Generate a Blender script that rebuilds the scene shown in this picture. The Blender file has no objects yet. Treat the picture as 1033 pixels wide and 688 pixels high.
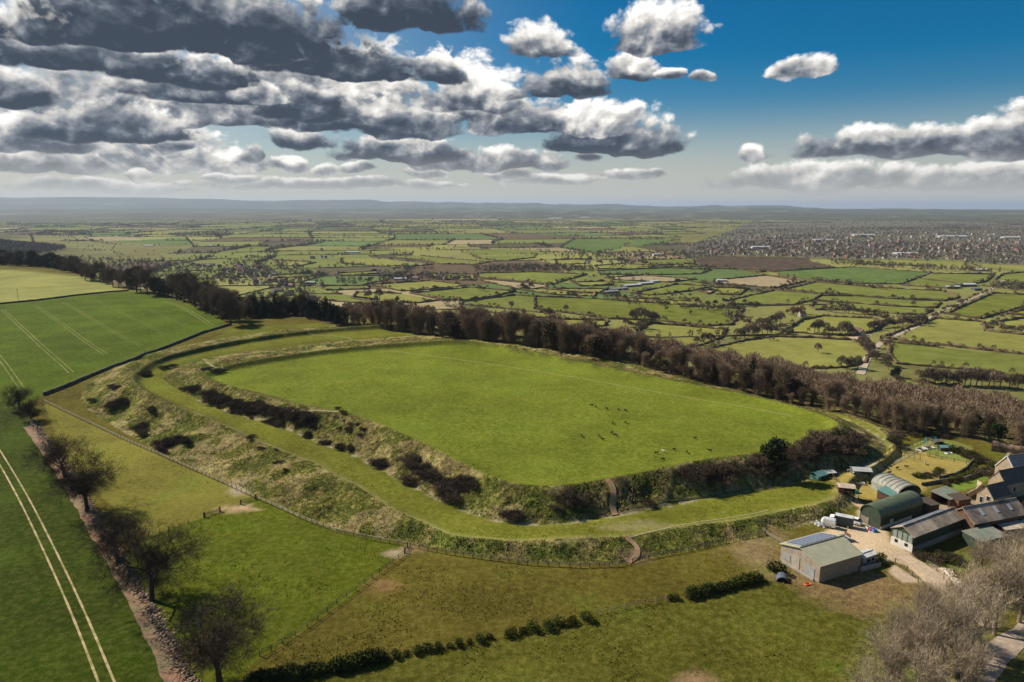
import bpy, bmesh, math, random
import numpy as np
from mathutils import Vector, Matrix
R = math.radians
rng = np.random.default_rng(7)
random.seed(7)
scene = bpy.context.scene
col = scene.collection

# ------------------------------------------------------------------ camera
CAM_H = 80.0
PITCH = R(11.17)
cam_data = bpy.data.cameras.new("camera")
cam_data.sensor_width = 36.0
cam_data.lens = 24.01
cam_data.clip_start = 0.5
cam_data.clip_end = 200000.0
cam = bpy.data.objects.new("camera", cam_data)
cam.location = (0, 0, CAM_H)
cam.rotation_euler = (math.pi/2 - PITCH, 0, 0)
col.objects.link(cam)
scene.camera = cam

# ------------------------------------------------------------------ light
SUN_AZ = R(-62.0)      # from +Y towards +X
SUN_EL = R(39.0)
sd = bpy.data.lights.new("sun", 'SUN')
sd.energy = 5.0
sd.angle = R(0.5)
sd.color = (1.0, 0.91, 0.76)
sun = bpy.data.objects.new("sun", sd)
sdir = Vector((math.sin(SUN_AZ)*math.cos(SUN_EL), math.cos(SUN_AZ)*math.cos(SUN_EL), math.sin(SUN_EL)))
sun.rotation_euler = sdir.to_track_quat('Z', 'Y').to_euler()
sun.location = (-300, 200, 400)
col.objects.link(sun)
scene.view_settings.view_transform = 'Standard'
scene.view_settings.look = 'None'
scene.view_settings.gamma = 1.0
scene.view_settings.exposure = 0.38
scene.cycles.max_bounces = 4
scene.cycles.diffuse_bounces = 2
scene.cycles.glossy_bounces = 2
scene.cycles.transmission_bounces = 2
scene.cycles.transparent_max_bounces = 4
scene.cycles.volume_bounces = 0
scene.cycles.use_denoising = True
scene.cycles.sample_clamp_indirect = 4.0

F = 689.0
def rays(px, py):
    px = np.asarray(px, float); py = np.asarray(py, float)
    X = (px-516.5)/F; Y = (344.0-py)/F
    return X, math.cos(PITCH)+Y*math.sin(PITCH), -math.sin(PITCH)+Y*math.cos(PITCH)
def P(px, py, z=0.0):
    """point where the line of sight through photo pixel meets height z"""
    X, Yd, Zd = rays(px, py)
    t = (z-CAM_H)/Zd
    return np.stack([X*t, Yd*t], -1)

# ------------------------------------------------------------------ world: Nishita sky + procedural clouds
world = bpy.data.worlds.new("World")
scene.world = world
world.use_nodes = True
nt = world.node_tree
nt.nodes.clear()
class NB:
    """tiny node builder"""
    def __init__(s, t): s.t = t
    def n(s, kind, **k):
        nd = s.t.nodes.new(kind)
        for a, b in k.items(): setattr(nd, a, b)
        return nd
    def inp(s, sock, v):
        if isinstance(v, bpy.types.NodeSocket): s.t.links.new(v, sock)
        elif v is not None: sock.default_value = v
    def m(s, op, a, b=None, c=None, clamp=False):
        nd = s.n('ShaderNodeMath', operation=op, use_clamp=clamp)
        for i, v in enumerate((a, b, c)):
            if v is not None: s.inp(nd.inputs[i], v)
        return nd.outputs[0]
    def vm(s, op, a, b=None, c=None):
        nd = s.n('ShaderNodeVectorMath', operation=op)
        for i, v in enumerate((a, b, c)):
            if v is not None: s.inp(nd.inputs[i], v)
        return nd.outputs['Value'] if op in ('LENGTH', 'DOT_PRODUCT', 'DISTANCE') else nd.outputs[0]
    def comb(s, x, y, z):
        nd = s.n('ShaderNodeCombineXYZ')
        for i, v in enumerate((x, y, z)): s.inp(nd.inputs[i], v)
        return nd.outputs[0]
    def noise(s, vec, scale, detail=4, rough=0.5, dist=0.0, dim='3D'):
        nd = s.n('ShaderNodeTexNoise', noise_dimensions=dim)
        s.inp(nd.inputs['Vector'], vec)
        nd.inputs['Scale'].default_value = scale; nd.inputs['Detail'].default_value = detail
        nd.inputs['Roughness'].default_value = rough; nd.inputs['Distortion'].default_value = dist
        return nd
    def ramp(s, fac, a, b, c=0.0, d=1.0, kind='SMOOTHSTEP'):
        nd = s.n('ShaderNodeMapRange', interpolation_type=kind, clamp=True)
        s.inp(nd.inputs[0], fac)
        for i, v in zip((1, 2, 3, 4), (a, b, c, d)): s.inp(nd.inputs[i], v)
        return nd.outputs[0]
    def mix(s, fac, a, b, mode='MIX'):
        nd = s.n('ShaderNodeMix', data_type='RGBA', blend_type=mode)
        s.inp(nd.inputs[0], fac); s.inp(nd.inputs[6], a); s.inp(nd.inputs[7], b)
        return nd.outputs[2]
    def rgbramp(s, fac, stops):
        nd = s.n('ShaderNodeValToRGB')
        s.inp(nd.inputs[0], fac)
        e = nd.color_ramp.elements
        while len(e) < len(stops): e.new(0.5)
        for q, (p, c) in zip(e, stops): q.position = p; q.color = (*c, 1)
        return nd.outputs[0]

# clouds by azimuth / elevation, read off the photo as: x, y of the widest line, half width, height above, depth below, darkness
CLOUDS = [
 (255, 125, 290, 110, 16, .10, 0), (90, 165, 200, 60, 10, .12, 0), (40, 45, 95, 60, 12, .15, 0), (470, 120, 75, 70, 12, .08, 0), (-260, 110, 210, 90, 16, .5, 0), (-700, 120, 260, 80, 16, .5, 0),
 (200, 52, 190, 95, 7, .98, 1), (415, 27, 85, 60, 7, .9, 1), (172, 79, 112, 30, 6, .9, 1), (12, 101, 62, 34, 5, .9, 1),
 (305, 116, 60, 62, 8, .78, 1), (230, 98, 130, 34, 6, .62, 1), (60, 66, 110, 40, 6, .72, 1), (345, 74, 95, 34, 6, .85, 1), (355, 128, 110, 36, 6, .5, 1), (470, 108, 62, 44, 6, .22, 1), (540, 132, 74, 38, 5, .3, 1), (600, 130, 80, 36, 5, .02, 1), (20, 145, 90, 40, 6, .4, 1), (440, 82, 35, 36, 5, .6, 1), (112, 138, 90, 40, 6, .68, 1), (400, 134, 78, 42, 6, .55, 1),
 (300, 147, 57, 24, 4, .42, 1), (405, 159, 82, 28, 4, .6, 1), (40, 171, 80, 34, 6, .25, 1), (200, 167, 36, 20, 3, .1, 1),
 (249, 158, 15, 18, 3, .35, 1), (285, 166, 30, 12, 3, .2, 1), (366, 170, 22, 9, 2, .1, 1), (140, 175, 17, 8, 2, .05, 1),
 (540, 55, 40, 40, 6, .12, 1), (568, 96, 60, 46, 5, .45, 1), (608, 151, 88, 38, 5, .95, 1), (510, 128, 62, 36, 5, .3, 1),
 (500, 167, 95, 22, 4, .35, 1), (662, 48, 64, 60, 9, .3, 1), (636, 76, 36, 28, 5, .3, 1), (712, 79, 18, 11, 3, .05, 1),
 (680, 74, 20, 8, 2, .05, 1), (820, 71, 42, 20, 5, .08, 1), (925, 152, 190, 34, 5, .42, 1), (1075, 152, 130, 74, 6, .5, 1),
 (758, 158, 18, 17, 3, .05, 1), (830, 187, 165, 28, 5, .3, 1), (1020, 184, 140, 28, 5, .4, 1), (560, 181, 50, 9, 3, .1, 1),
 (330, 186, 140, 9, 3, .2, 1), (90, 190, 120, 12, 3, .15, 1), (170, 150, 26, 12, 3, .1, 1), (330, 171, 16, 8, 2, .1, 1), (430, 173, 30, 8, 2, .15, 1), (520, 176, 26, 8, 2, .1, 1), (590, 160, 22, 9, 2, .1, 1), (60, 150, 40, 22, 4, .3, 1), (230, 178, 30, 7, 2, .1, 1), (640, 176, 40, 8, 2, .15, 1), (262, 98, 34, 20, 4, .2, 1), (1400, 140, 220, 60, 9, .5, 1), (1900, 120, 260, 60, 9, .4, 1),
]
def azel(px, py):
    X, Y, Z = rays(px, py)
    return math.atan2(X, Y), math.atan2(Z, math.hypot(X, Y))
# noise of the cloud edges: one group, looked up here and again a step towards the sun
g = bpy.data.node_groups.new("cloud_noise", 'ShaderNodeTree')
g.interface.new_socket(name="P", in_out='INPUT', socket_type='NodeSocketVector')
g.interface.new_socket(name="D", in_out='OUTPUT', socket_type='NodeSocketFloat')
g.interface.new_socket(name="W", in_out='OUTPUT', socket_type='NodeSocketFloat')
g.interface.new_socket(name="B", in_out='OUTPUT', socket_type='NodeSocketFloat')
gb = NB(g)
gi = gb.n('NodeGroupInput'); go = gb.n('NodeGroupOutput')
uv = gb.vm('MULTIPLY', gi.outputs[0], (0.9, 1.25, 0.0))
warp = gb.noise(uv, 7.0, 3, 0.55, dim='2D')
scn = gb.n('ShaderNodeVectorMath', operation='SCALE'); scn.inputs['Scale'].default_value = 0.035
g.links.new(gb.vm('SUBTRACT', warp.outputs['Color'], (0.5, 0.5, 0.5)), scn.inputs[0])
uvw = gb.vm('ADD', uv, scn.outputs[0])
big = gb.noise(uvw, 14.0, 2, 0.5, dim='2D').outputs['Fac']
vor = gb.n('ShaderNodeTexVoronoi', feature='F1', voronoi_dimensions='2D')
g.links.new(uvw, vor.inputs['Vector'])
vor.inputs['Scale'].default_value = 30.0; vor.inputs['Detail'].default_value = 2.6; vor.inputs['Roughness'].default_value = 0.52
vor.inputs['Lacunarity'].default_value = 2.2
vor.normalize = True
fine = gb.noise(uvw, 80.0, 4, 0.62, dim='2D').outputs['Fac']
dn_ = gb.m('MULTIPLY', gb.m('SUBTRACT', 0.34, vor.outputs['Distance']), 1.9)
dn_ = gb.m('ADD', dn_, gb.m('MULTIPLY', gb.m('SUBTRACT', fine, 0.5), 0.60))
dn_ = gb.m('ADD', dn_, gb.m('MULTIPLY', gb.m('SUBTRACT', big, 0.5), 1.6))
g.links.new(dn_, go.inputs[0]); g.links.new(warp.outputs['Fac'], go.inputs[1]); g.links.new(big, go.inputs[2])

wb = NB(nt)
tc = wb.n('ShaderNodeTexCoord')
sp = wb.n('ShaderNodeSeparateXYZ'); nt.links.new(tc.outputs['Generated'], sp.inputs[0])
az = wb.m('ARCTAN2', sp.outputs[0], sp.outputs[1])
el = wb.m('ARCSINE', sp.outputs[2])
pp = wb.comb(az, el, 0.0)
def field(vec):
    nd = wb.n('ShaderNodeGroup'); nd.node_tree = g
    nt.links.new(vec, nd.inputs[0]); return nd.outputs
f0 = field(pp); f1 = field(wb.vm('ADD', pp, (-0.007, 0.010, 0)))
N0 = f0[0]
relief = wb.m('MULTIPLY', wb.m('SUBTRACT', N0, f1[0]), 0.50)
azw = wb.m('ADD', az, wb.m('MULTIPLY', wb.m('SUBTRACT', f0[1], 0.5), 0.05))
elw = wb.m('ADD', el, wb.m('MULTIPLY', wb.m('SUBTRACT', f0[2], 0.5), 0.020))
AZR, ELR = 0.80, 0.5
blobs = []
for (cx, cy, hw, up, dn, dark, z) in sorted(CLOUDS, key=lambda c: (c[6], -c[1])):
    a0, e0 = azel(cx, cy); a1, _ = azel(cx+hw, cy); _, e1 = azel(cx, cy-up); _, e2 = azel(cx, cy+dn)
    blobs.append([a0, e0, abs(a1-a0), abs(e1-e0), abs(e0-e2), dark, 0])
for i, bl in enumerate(blobs):
    lv = [o[6] for o in blobs[:i] if abs(bl[0]-o[0]) < bl[2]+o[2]+0.02]
    bl[6] = max(lv)+1 if lv else 0
layers = [[b for b in blobs if b[6] == k] for k in range(max(b[6] for b in blobs)+1)]
azn = wb.m('DIVIDE', wb.m('ADD', azw, AZR), 2*AZR, clamp=True)
eln = wb.m('DIVIDE', elw, ELR)
def curve_pts(cu, pts):
    cu.points[0].location = pts[0]; cu.points[1].location = pts[-1]
    for p in pts[1:-1]: cu.points.new(*p)
    for p in cu.points: p.handle_type = 'VECTOR'
SKY_STR = 0.075
HZ = (0.43, 0.425, 0.39)
sky = wb.n('ShaderNodeTexSky', sky_type='NISHITA')
sky.sun_disc = False
sky.sun_elevation = SUN_EL
sky.sun_rotation = SUN_AZ
sky.altitude = 250; sky.air_density = 1.0; sky.dust_density = 0.6; sky.ozone_density = 2.5
sat = wb.n('ShaderNodeHueSaturation'); nt.links.new(sky.outputs[0], sat.inputs['Color'])
sat.inputs['Saturation'].default_value = 1.75; sat.inputs['Hue'].default_value = 0.497; sat.inputs['Value'].default_value = 0.72
leftness = wb.ramp(az, 0.15, -0.55, 0.0, 0.55)
hmix = wb.m('MAXIMUM', wb.ramp(el, 0.0, 0.15, 0.92, 0.0), wb.m('MULTIPLY', leftness, wb.ramp(el, 0.1, 0.6, 1.0, 0.3)))
cur = wb.mix(hmix, sat.outputs[0], tuple(c/SKY_STR for c in HZ)+(1,))
fade = wb.m('MULTIPLY', wb.ramp(el, 0.004, 0.03), wb.ramp(el, 0.45, 0.7, 1.0, 0.0))
hz = wb.ramp(el, 0.0, 0.085, 0.85, 0.0)
for L in layers:
    nd = wb.n('ShaderNodeRGBCurve'); nt.links.new(azn, nd.inputs['Color'])
    fc = wb.n('ShaderNodeFloatCurve'); nt.links.new(azn, fc.inputs['Value'])
    pts = [[], [], [], []]
    for x in np.linspace(-AZR, AZR, 121):
        b_ = min(L, key=lambda o: abs(x-o[0])-o[2])
        e, u, dd = b_[1], b_[3], min(6.0, ((x-b_[0])/b_[2])**2)
        dk = min(L, key=lambda o: abs(x-o[0])-o[2])[5]
        for c, v in enumerate((e/ELR, u/ELR, dd, dk)): pts[c].append((float((x+AZR)/(2*AZR)), float(v)))
    nd.mapping.use_clip = False
    for c in range(3): curve_pts(nd.mapping.curves[c], pts[c])
    nd.mapping.update()
    fc.mapping.use_clip = False; curve_pts(fc.mapping.curves[0], pts[3]); fc.mapping.update()
    s3 = wb.n('ShaderNodeSeparateColor'); nt.links.new(nd.outputs[0], s3.inputs[0])
    dy = wb.m('SUBTRACT', eln, s3.outputs[0])
    up_ = wb.m('DIVIDE', dy, s3.outputs[1])
    dn2 = wb.m('MULTIPLY', dy, -ELR/0.0085)
    q = wb.m('MAXIMUM', up_, dn2)
    q = wb.m('ADD', wb.m('MULTIPLY', q, q), s3.outputs[2])
    D = wb.m('ADD', wb.m('MULTIPLY', wb.m('SUBTRACT', 0.80, q), 1.25), N0)
    D = wb.m('MINIMUM', D, 1.6)
    al = wb.m('MULTIPLY', wb.ramp(D, -0.15, 0.47), fade)
    # light: top of the cloud and its thin rim bright, base dark
    hgt = wb.ramp(up_, -0.1, 0.95, 0.0, 1.0, 'LINEAR')
    dkf = fc.outputs[0]
    Lt = wb.m('ADD', wb.m('MULTIPLY', hgt, 0.74), relief)
    Lt = wb.m('ADD', Lt, wb.m('MULTIPLY', wb.ramp(D, 0.9, 0.0, 0.0, 0.42, 'LINEAR'), wb.m('MULTIPLY_ADD', hgt, 0.8, 0.25)))
    Lt = wb.m('ADD', Lt, wb.m('MULTIPLY', wb.m('SUBTRACT', f0[2], 0.5), 0.75))
    Lt = wb.m('ADD', Lt, wb.m('MULTIPLY_ADD', dkf, -0.66, 0.38))
    cc = wb.rgbramp(Lt, [(0.0, (0.034, 0.047, 0.070)), (0.22, (0.072, 0.090, 0.120)), (0.45, (0.21, 0.23, 0.26)), (0.72, (0.58, 0.56, 0.53)), (1.0, (0.98, 0.95, 0.90))])
    cs = wb.n('ShaderNodeVectorMath', operation='SCALE'); nt.links.new(cc, cs.inputs[0]); cs.inputs['Scale'].default_value = 0.93/SKY_STR
    cs2 = wb.mix(hz, cs.outputs[0], tuple(c/SKY_STR for c in HZ)+(1,))
    cur = wb.mix(al, cur, cs2)
bg = wb.n('ShaderNodeBackground'); nt.links.new(cur, bg.inputs[0]); bg.inputs[1].default_value = SKY_STR
wo = wb.n('ShaderNodeOutputWorld'); nt.links.new(bg.outputs[0], wo.inputs[0])
world.cycles.sampling_method = 'NONE'

# ------------------------------------------------------------------ terrain
def sstep(a, b, x):
    t = np.clip((x-a)/(b-a), 0, 1); return t*t*(3-2*t)
_vn = np.random.default_rng(3).random((256, 256))
def vnoise(x, y):
    """smooth value noise 0..1"""
    xi = np.floor(x).astype(int); yi = np.floor(y).astype(int)
    fx = x-xi; fy = y-yi; fx = fx*fx*(3-2*fx); fy = fy*fy*(3-2*fy)
    a = _vn[xi & 255, yi & 255]; b = _vn[(xi+1) & 255, yi & 255]; c = _vn[xi & 255, (yi+1) & 255]; d = _vn[(xi+1) & 255, (yi+1) & 255]
    return (a*(1-fx)+b*fx)*(1-fy)+(c*(1-fx)+d*fx)*fy
def fbm(x, y, o=4):
    s = 0; a = .5; t = 0
    for k in range(o):
        s = s+a*vnoise(x*2**k+17*k, y*2**k+31*k); t += a; a *= .55
    return s/t
def line_dist(x, y, pts, closed=False):
    pts = np.asarray(pts, float)
    a = pts; b = np.roll(pts, -1, 0)
    if not closed: a, b = a[:-1], b[:-1]
    best = np.full(x.shape, 1e18)
    for (ax, ay), (bx, by) in zip(a, b):
        dx, dy = bx-ax, by-ay; L = dx*dx+dy*dy+1e-9
        t = np.clip(((x-ax)*dx+(y-ay)*dy)/L, 0, 1)
        d = (x-ax-t*dx)**2+(y-ay-t*dy)**2
        np.minimum(best, d, out=best)
    return np.sqrt(best)
def inside(x, y, pts):
    pts = np.asarray(pts, float); r = np.zeros(x.shape, bool)
    for (ax, ay), (bx, by) in zip(pts, np.roll(pts, -1, 0)):
        c = (ay > y) != (by > y)
        with np.errstate(divide='ignore', invalid='ignore'):
            r ^= c & (x < (bx-ax)*(y-ay)/(by-ay+1e-12)+ax)
    return r
def PX(lst, z):
    a = np.array(lst, float); return P(a[:, 0], a[:, 1], z)
def smooth_poly(p, n=2, closed=True):
    p = np.asarray(p, float)
    for _ in range(n):
        q = np.roll(p, -1, 0)
        if closed: p = np.stack([.75*p+.25*q, .25*p+.75*q], 1).reshape(-1, 2)
        else: p = np.vstack([p[:1], np.stack([.75*p+.25*q, .25*p+.75*q], 1)[:-1].reshape(-1, 2), p[-1:]])
    return p

VALE = -85.0
# top edge of the scarp, seen from the drone, as range by azimuth
EDGE = [(-900, 268, 0), (-200, 268, 0), (0, 271, 0), (60, 275, 0), (118, 293, 0), (200, 316, 0), (235, 328, 1), (300, 325, 2), (345, 333, 3), (440, 343, 5), (560, 357, 5),
        (640, 371, 5), (700, 383, 5), (780, 397, 5), (850, 413, 4), (885, 428, 3), (930, 436, 1), (975, 443, 0), (1033, 456, 0), (1200, 492, 0), (1500, 560, 0)]
_e = np.array([P(*q) for q in EDGE])
E_AZ = np.arctan2(_e[:, 0], _e[:, 1]); E_R = np.hypot(_e[:, 0], _e[:, 1])
def edge_s(x, y):
    a = np.arctan2(x, y); return (np.hypot(x, y)-np.interp(a, E_AZ, E_R))*0.85
INNER = smooth_poly(PX([(462, 346), (400, 350), (340, 355), (290, 362), (240, 370), (203, 380), (210, 388), (252, 398), (296, 409), (330, 415), (362, 420), (407, 439), (433, 451), (459, 464), (486, 478),
        (512, 487), (532, 491), (558, 491.5), (585, 489), (611, 484), (637, 480), (674, 472), (702, 466), (740, 461), (772, 457.5), (804, 447), (838, 436), (848, 431), (836, 424), (800, 412), (760, 402), (705, 390), (640, 378), (560, 363), (500, 351)], 7.6), 1)
TOE1 = smooth_poly(PX([(462, 341), (400, 345), (340, 349.5), (280, 356), (225, 364), (185, 374), (163, 386), (172, 397), (217, 416), (256, 424), (297, 435), (328, 447), (355, 457), (389, 475), (438, 500), (480, 518), (506, 525),
        (558, 528), (611, 520), (637, 514.5), (674, 508), (702, 500), (740, 493), (790, 485), (830, 476), (862, 469), (888, 459), (898, 446), (880, 432), (855, 420), (800, 404.5), (760, 394.5), (705, 382), (640, 370.5), (560, 357), (500, 346)], 2.5), 1)
OUTER = smooth_poly(PX([(470, 333), (400, 336), (330, 341), (260, 350), (205, 361), (160, 373), (138, 388), (133, 397), (142, 405), (159, 413), (178, 419), (206, 427), (238, 438), (254, 444), (295, 461), (320, 469), (336, 480), (355, 489), (381, 505), (397, 518),
        (420, 526), (438, 534), (459, 543), (486, 545), (519, 548.5), (558, 546), (598, 544), (632, 543), (663, 537), (702, 529), (740, 525), (770, 518), (800, 512), (828, 507), (845, 500), (850, 489), (862, 478), (885, 467), (899, 456), (903, 445), (885, 429), (857, 414), (800, 399), (705, 377), (640, 365), (560, 352), (500, 340)], 2.5), 1)
TOE2 = smooth_poly(PX([(478, 330), (400, 332), (330, 337), (255, 345), (195, 356), (140, 369), (105, 385), (85, 400), (80, 411), (110, 429), (135, 443), (191, 470), (240, 490), (270, 505), (302, 521), (339, 535), (375, 543), (412, 549.5), (450, 557), (486, 562),
        (532, 568), (585, 570.5), (624, 569.5), (663, 562.5), (702, 555.5), (740, 549), (785, 538), (825, 527), (856, 516), (864, 506), (859, 495), (868, 484), (892, 472), (908, 459), (913, 445), (901, 426), (865, 409), (800, 394), (705, 373), (640, 361), (560, 348), (500, 336)], 0.0), 1)
FB = (-190, 330, 120, 480)   # box round the fort
ridge_az = np.array([P(px, 300, 0) for px in (-400, 0, 150, 300, 420, 500, 600, 700, 800, 900, 1033, 1500)]); ridge_az = np.arctan2(ridge_az[:, 0], ridge_az[:, 1])
sky_y = np.array([201, 200.5, 201, 202.5, 203, 204.5, 206, 207.2, 209, 210.5, 211, 211.])
def zfun(x, y, fine=True):
    x = np.asarray(x, float); y = np.asarray(y, float)
    z = 5.0*sstep(215, 330, y)*sstep(160, -20, x)
    z = z+3.0*(fbm(x/140+5, y/140, 3)-0.5)*sstep(0, 1, 1)*0.6
    r = np.hypot(x, y)
    # the hillfort
    m = (x > FB[0]) & (x < FB[1]) & (y > FB[2]) & (y < FB[3])
    if m.any():
        xm, ym, zm = x[m], y[m], z[m]
        dI = line_dist(xm, ym, INNER, True); dT = line_dist(xm, ym, TOE1, True); dO = line_dist(xm, ym, OUTER, True); dF = line_dist(xm, ym, TOE2, True)
        iI = inside(xm, ym, INNER); iT = inside(xm, ym, TOE1); iO = inside(xm, ym, OUTER); iF = inside(xm, ym, TOE2)
        far = sstep(235, 330, ym-0.35*xm)
        zt = 2.5+far*3.6-0.9*sstep(15, 70, xm)*(1-far)
        n1 = fbm(xm/9, ym/9, 4)-0.5; n2 = fbm(xm/3.1+40, ym/3.1, 3)-0.5
        zi = 7.5+0*xm
        t = dT/(dT+dI+1e-6); ts = t*t*(3-2*t); ts = ts*.6+t*.4
        prof = zt+(zi-zt)*ts+4*t*(1-t)*(n1*2.6+n2*1.4)
        # low bank along the rim
        rim = np.exp(-(np.where(iI, dI, dI*.8)/2.6)**2)*(0.5+1.6*far+0.9*sstep(60, 120, xm))
        t2 = dF/(dF+dO+1e-6); t2s = t2*t2*(3-2*t2)*.6+t2*.4
        mound = (fbm(xm/17+31, ym/17, 2)-.5)*sstep(20, -40, xm)
        prof2 = zm+(zt-zm)*t2s+4*t2*(1-t2)*(n1*2.6+n2*1.0+mound*6.5)
        rim2 = np.exp(-(dO/2.3)**2)*(0.5+2.0*far+0.4*n1)
        # crest ditch
        ditch = -np.exp(-(dT/2.2)**2)*0.5
        zz = np.where(iI, zi, np.where(iT, prof, np.where(iO, zt, np.where(iF, prof2, zm))))
        zz = zz+np.where(iF | iO, rim+rim2+ditch, 0)
        z = z.copy(); z[m] = zz
    s = edge_s(x, y)
    W = 330.0
    z = z*(1-sstep(0, 160, s))+VALE*sstep(0, W, s)
    z = z+7*(fbm(x/90+9, y/90, 3)-.5)*sstep(20, 90, s)*(1-sstep(230, W, s))
    # wooded spur at the far left
    z = z+np.where(y > 900, 96*np.exp(-((x+2080)/430)**2-((y-2150)/420)**2)*(0.85+0.3*fbm(x/200, y/200, 3))+60*np.exp(-((x+2900)/420)**2-((y-3300)/380)**2), 0)
    # far hills, range behind range
    a = np.arctan2(x, y)
    top = np.tan((208-np.interp(a, ridge_az, sky_y))/F)
    for rr, w, k in ((12500, 1600, .05), (17500, 2300, .42), (25000, 3500, 1.0)):
        nz = fbm(a*14+rr, r*0+rr/900, 5)-0.5
        hh = (CAM_H+top*rr*k-VALE)*(1 if k > .9 else 1) + nz*(230 if k > .9 else 150)*min(1, rr/20000)
        if k < .9: hh = 40+k*150+nz*110
        z = z+np.where(r > 6000, np.maximum(hh, 0)*np.exp(-((r-rr)/w)**2)*(np.abs(a) < 2.2), 0)
    z = z-np.where(r > 30000, (r-30000)*0.004, 0)
    return z
def axis(lo, hi, d0, far, gr, dfun=None):
    out = [lo]
    while out[-1] < hi: out.append(out[-1]+(d0 if dfun is None else dfun(out[-1])))
    d = out[-1]-out[-2]
    while out[-1] < far: d *= gr; out.append(out[-1]+d)
    d = out[1]-out[0]; pre = []
    v = lo
    while v > -far: d *= gr*1.02; v -= d; pre.append(v)
    return np.array(pre[::-1]+out)
xs = axis(-190, 190, 0.5, 60000, 1.035)
ys = axis(92, 420, 0, 60000, 1.03, lambda v: 0.35 if v < 130 else 0.35+(v-130)*0.0022)
ys = np.concatenate([ys[ys > 91.9-0.01]*1.0]) if False else ys
GX, GY = np.meshgrid(xs, ys)
GZ = zfun(GX, GY)
_LX, _LY, _GZ = xs, ys, GZ
def zq(x, y):
    """height of the ground sheet itself (bilinear on its own grid)"""
    x = np.asarray(x, float); y = np.asarray(y, float)
    i = np.clip(np.searchsorted(_LX, x)-1, 0, len(_LX)-2); j = np.clip(np.searchsorted(_LY, y)-1, 0, len(_LY)-2)
    u = (x-_LX[i])/(_LX[i+1]-_LX[i]); v = (y-_LY[j])/(_LY[j+1]-_LY[j])
    return (_GZ[j, i]*(1-u)+_GZ[j, i+1]*u)*(1-v)+(_GZ[j+1, i]*(1-u)+_GZ[j+1, i+1]*u)*v
def G(px, py):
    px = np.atleast_1d(np.asarray(px, float)); py = np.atleast_1d(np.asarray(py, float))
    X, Y, Z = rays(px, py); t = np.full(px.shape, 60.0); done = np.zeros(px.shape, bool)
    for _ in range(400):
        h = CAM_H+Z*t-zq(X*t, Y*t); done |= h <= 0
        if done.all() or (t[~done] > 50000).all(): break
        t = np.where(done, t, t+np.maximum(h*1.2, 0.6))
    lo = t-np.maximum(t*.05, 6); hi = t.copy()
    for _ in range(22):
        mid = (lo+hi)/2; h = CAM_H+Z*mid-zq(X*mid, Y*mid)
        lo = np.where(h > 0, mid, lo); hi = np.where(h > 0, hi, mid)
    return np.stack([X*hi, Y*hi, zq(X*hi, Y*hi)], -1)

# ground colours (linear albedo) ------------------------------------------------
C_FORT = (0.130, 0.160, 0.014); C_LANE = (0.125, 0.134, 0.014); C_CROP = (0.030, 0.050, 0.002); C_CROP2 = (0.062, 0.100, 0.004)
C_PALE = (0.26, 0.26, 0.075); C_YEL = (0.165, 0.152, 0.026); C_DARKG = (0.078, 0.098, 0.004); C_OLIVE = (0.098, 0.082, 0.012); C_DIRT = (0.34, 0.22, 0.135)
C_SCRUB = (0.115, 0.110, 0.022); C_WOODF = (0.060, 0.048, 0.026); C_TAN = (0.34, 0.27, 0.15); C_VALE = (0.15, 0.14, 0.045); C_YARD = (0.50, 0.38, 0.25); C_PAD = (0.34, 0.265, 0.075)
N = GX.size
x1 = GX.ravel(); y1 = GY.ravel()
colr = np.tile(np.array(C_OLIVE), (N, 1)); tus = np.full(N, 0.15)
def paint(mask, c, t=None, w=None):
    if w is None: colr[mask] = c
    else: colr[mask] = colr[mask]*(1-w[:, None])+np.array(c)*w[:, None]
    if t is not None:
        if w is None: tus[mask] = t
        else: tus[mask] = tus[mask]*(1-w)+t*w
def GP(lst): a = np.array(lst, float); return G(a[:, 0], a[:, 1])[:, :2]
near = (y1 < 1200) & (y1 > 40) & (np.abs(x1) < 900)
def field_paint(lst, c, t=None, z=0.0, feather=0.0, world_pts=None):
    pts = GP(lst) if world_pts is None else world_pts
    lo = pts.min(0)-5; hi = pts.max(0)+5
    m = (x1 > lo[0]) & (x1 < hi[0]) & (y1 > lo[1]) & (y1 < hi[1])
    idx = np.where(m)[0]
    ins = inside(x1[idx], y1[idx], pts)
    if feather:
        d = line_dist(x1[idx], y1[idx], pts, True)
        w = np.clip(0.5+np.where(ins, d, -d)/feather+(fbm(x1[idx]/2.5, y1[idx]/2.5, 3)-.5)*1.2, 0, 1)
        sel = np.zeros(N, bool); sel[idx] = True
        paint(sel, c, t, w)
    else:
        sel = np.zeros(N, bool); sel[idx[ins]] = True; paint(sel, c, t)
# plateau beyond / round the fort: rough pasture
field_paint([(85, 404), (120, 378), (170, 360), (235, 331), (320, 326), (400, 332), (480, 336), (470, 345), (300, 352), (190, 366), (140, 380), (100, 400)], C_LANE, .2, feather=2)
m = np.zeros(N, bool); b_ = (x1 > FB[0]) & (x1 < FB[1]) & (y1 > FB[2]) & (y1 < FB[3]); ib = np.where(b_)[0]
xi, yi = x1[ib], y1[ib]
iI = inside(xi, yi, INNER); iT = inside(xi, yi, TOE1); iO = inside(xi, yi, OUTER); iF = inside(xi, yi, TOE2)
dI = line_dist(xi, yi, INNER, True); dT = line_dist(xi, yi, TOE1, True); dO = line_dist(xi, yi, OUTER, True); dF = line_dist(xi, yi, TOE2, True)
nn = fbm(xi/6, yi/6, 4); nn2 = fbm(xi/2+70, yi/2, 3)
def setc(mask, c, t): colr[ib[mask]] = c; tus[ib[mask]] = t
setc(iF, C_SCRUB, 0.9); setc(iO, C_LANE, .2)
setc(iT, (0.095, 0.098, 0.020), 0.9); setc(iI, C_FORT, .2)
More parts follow.
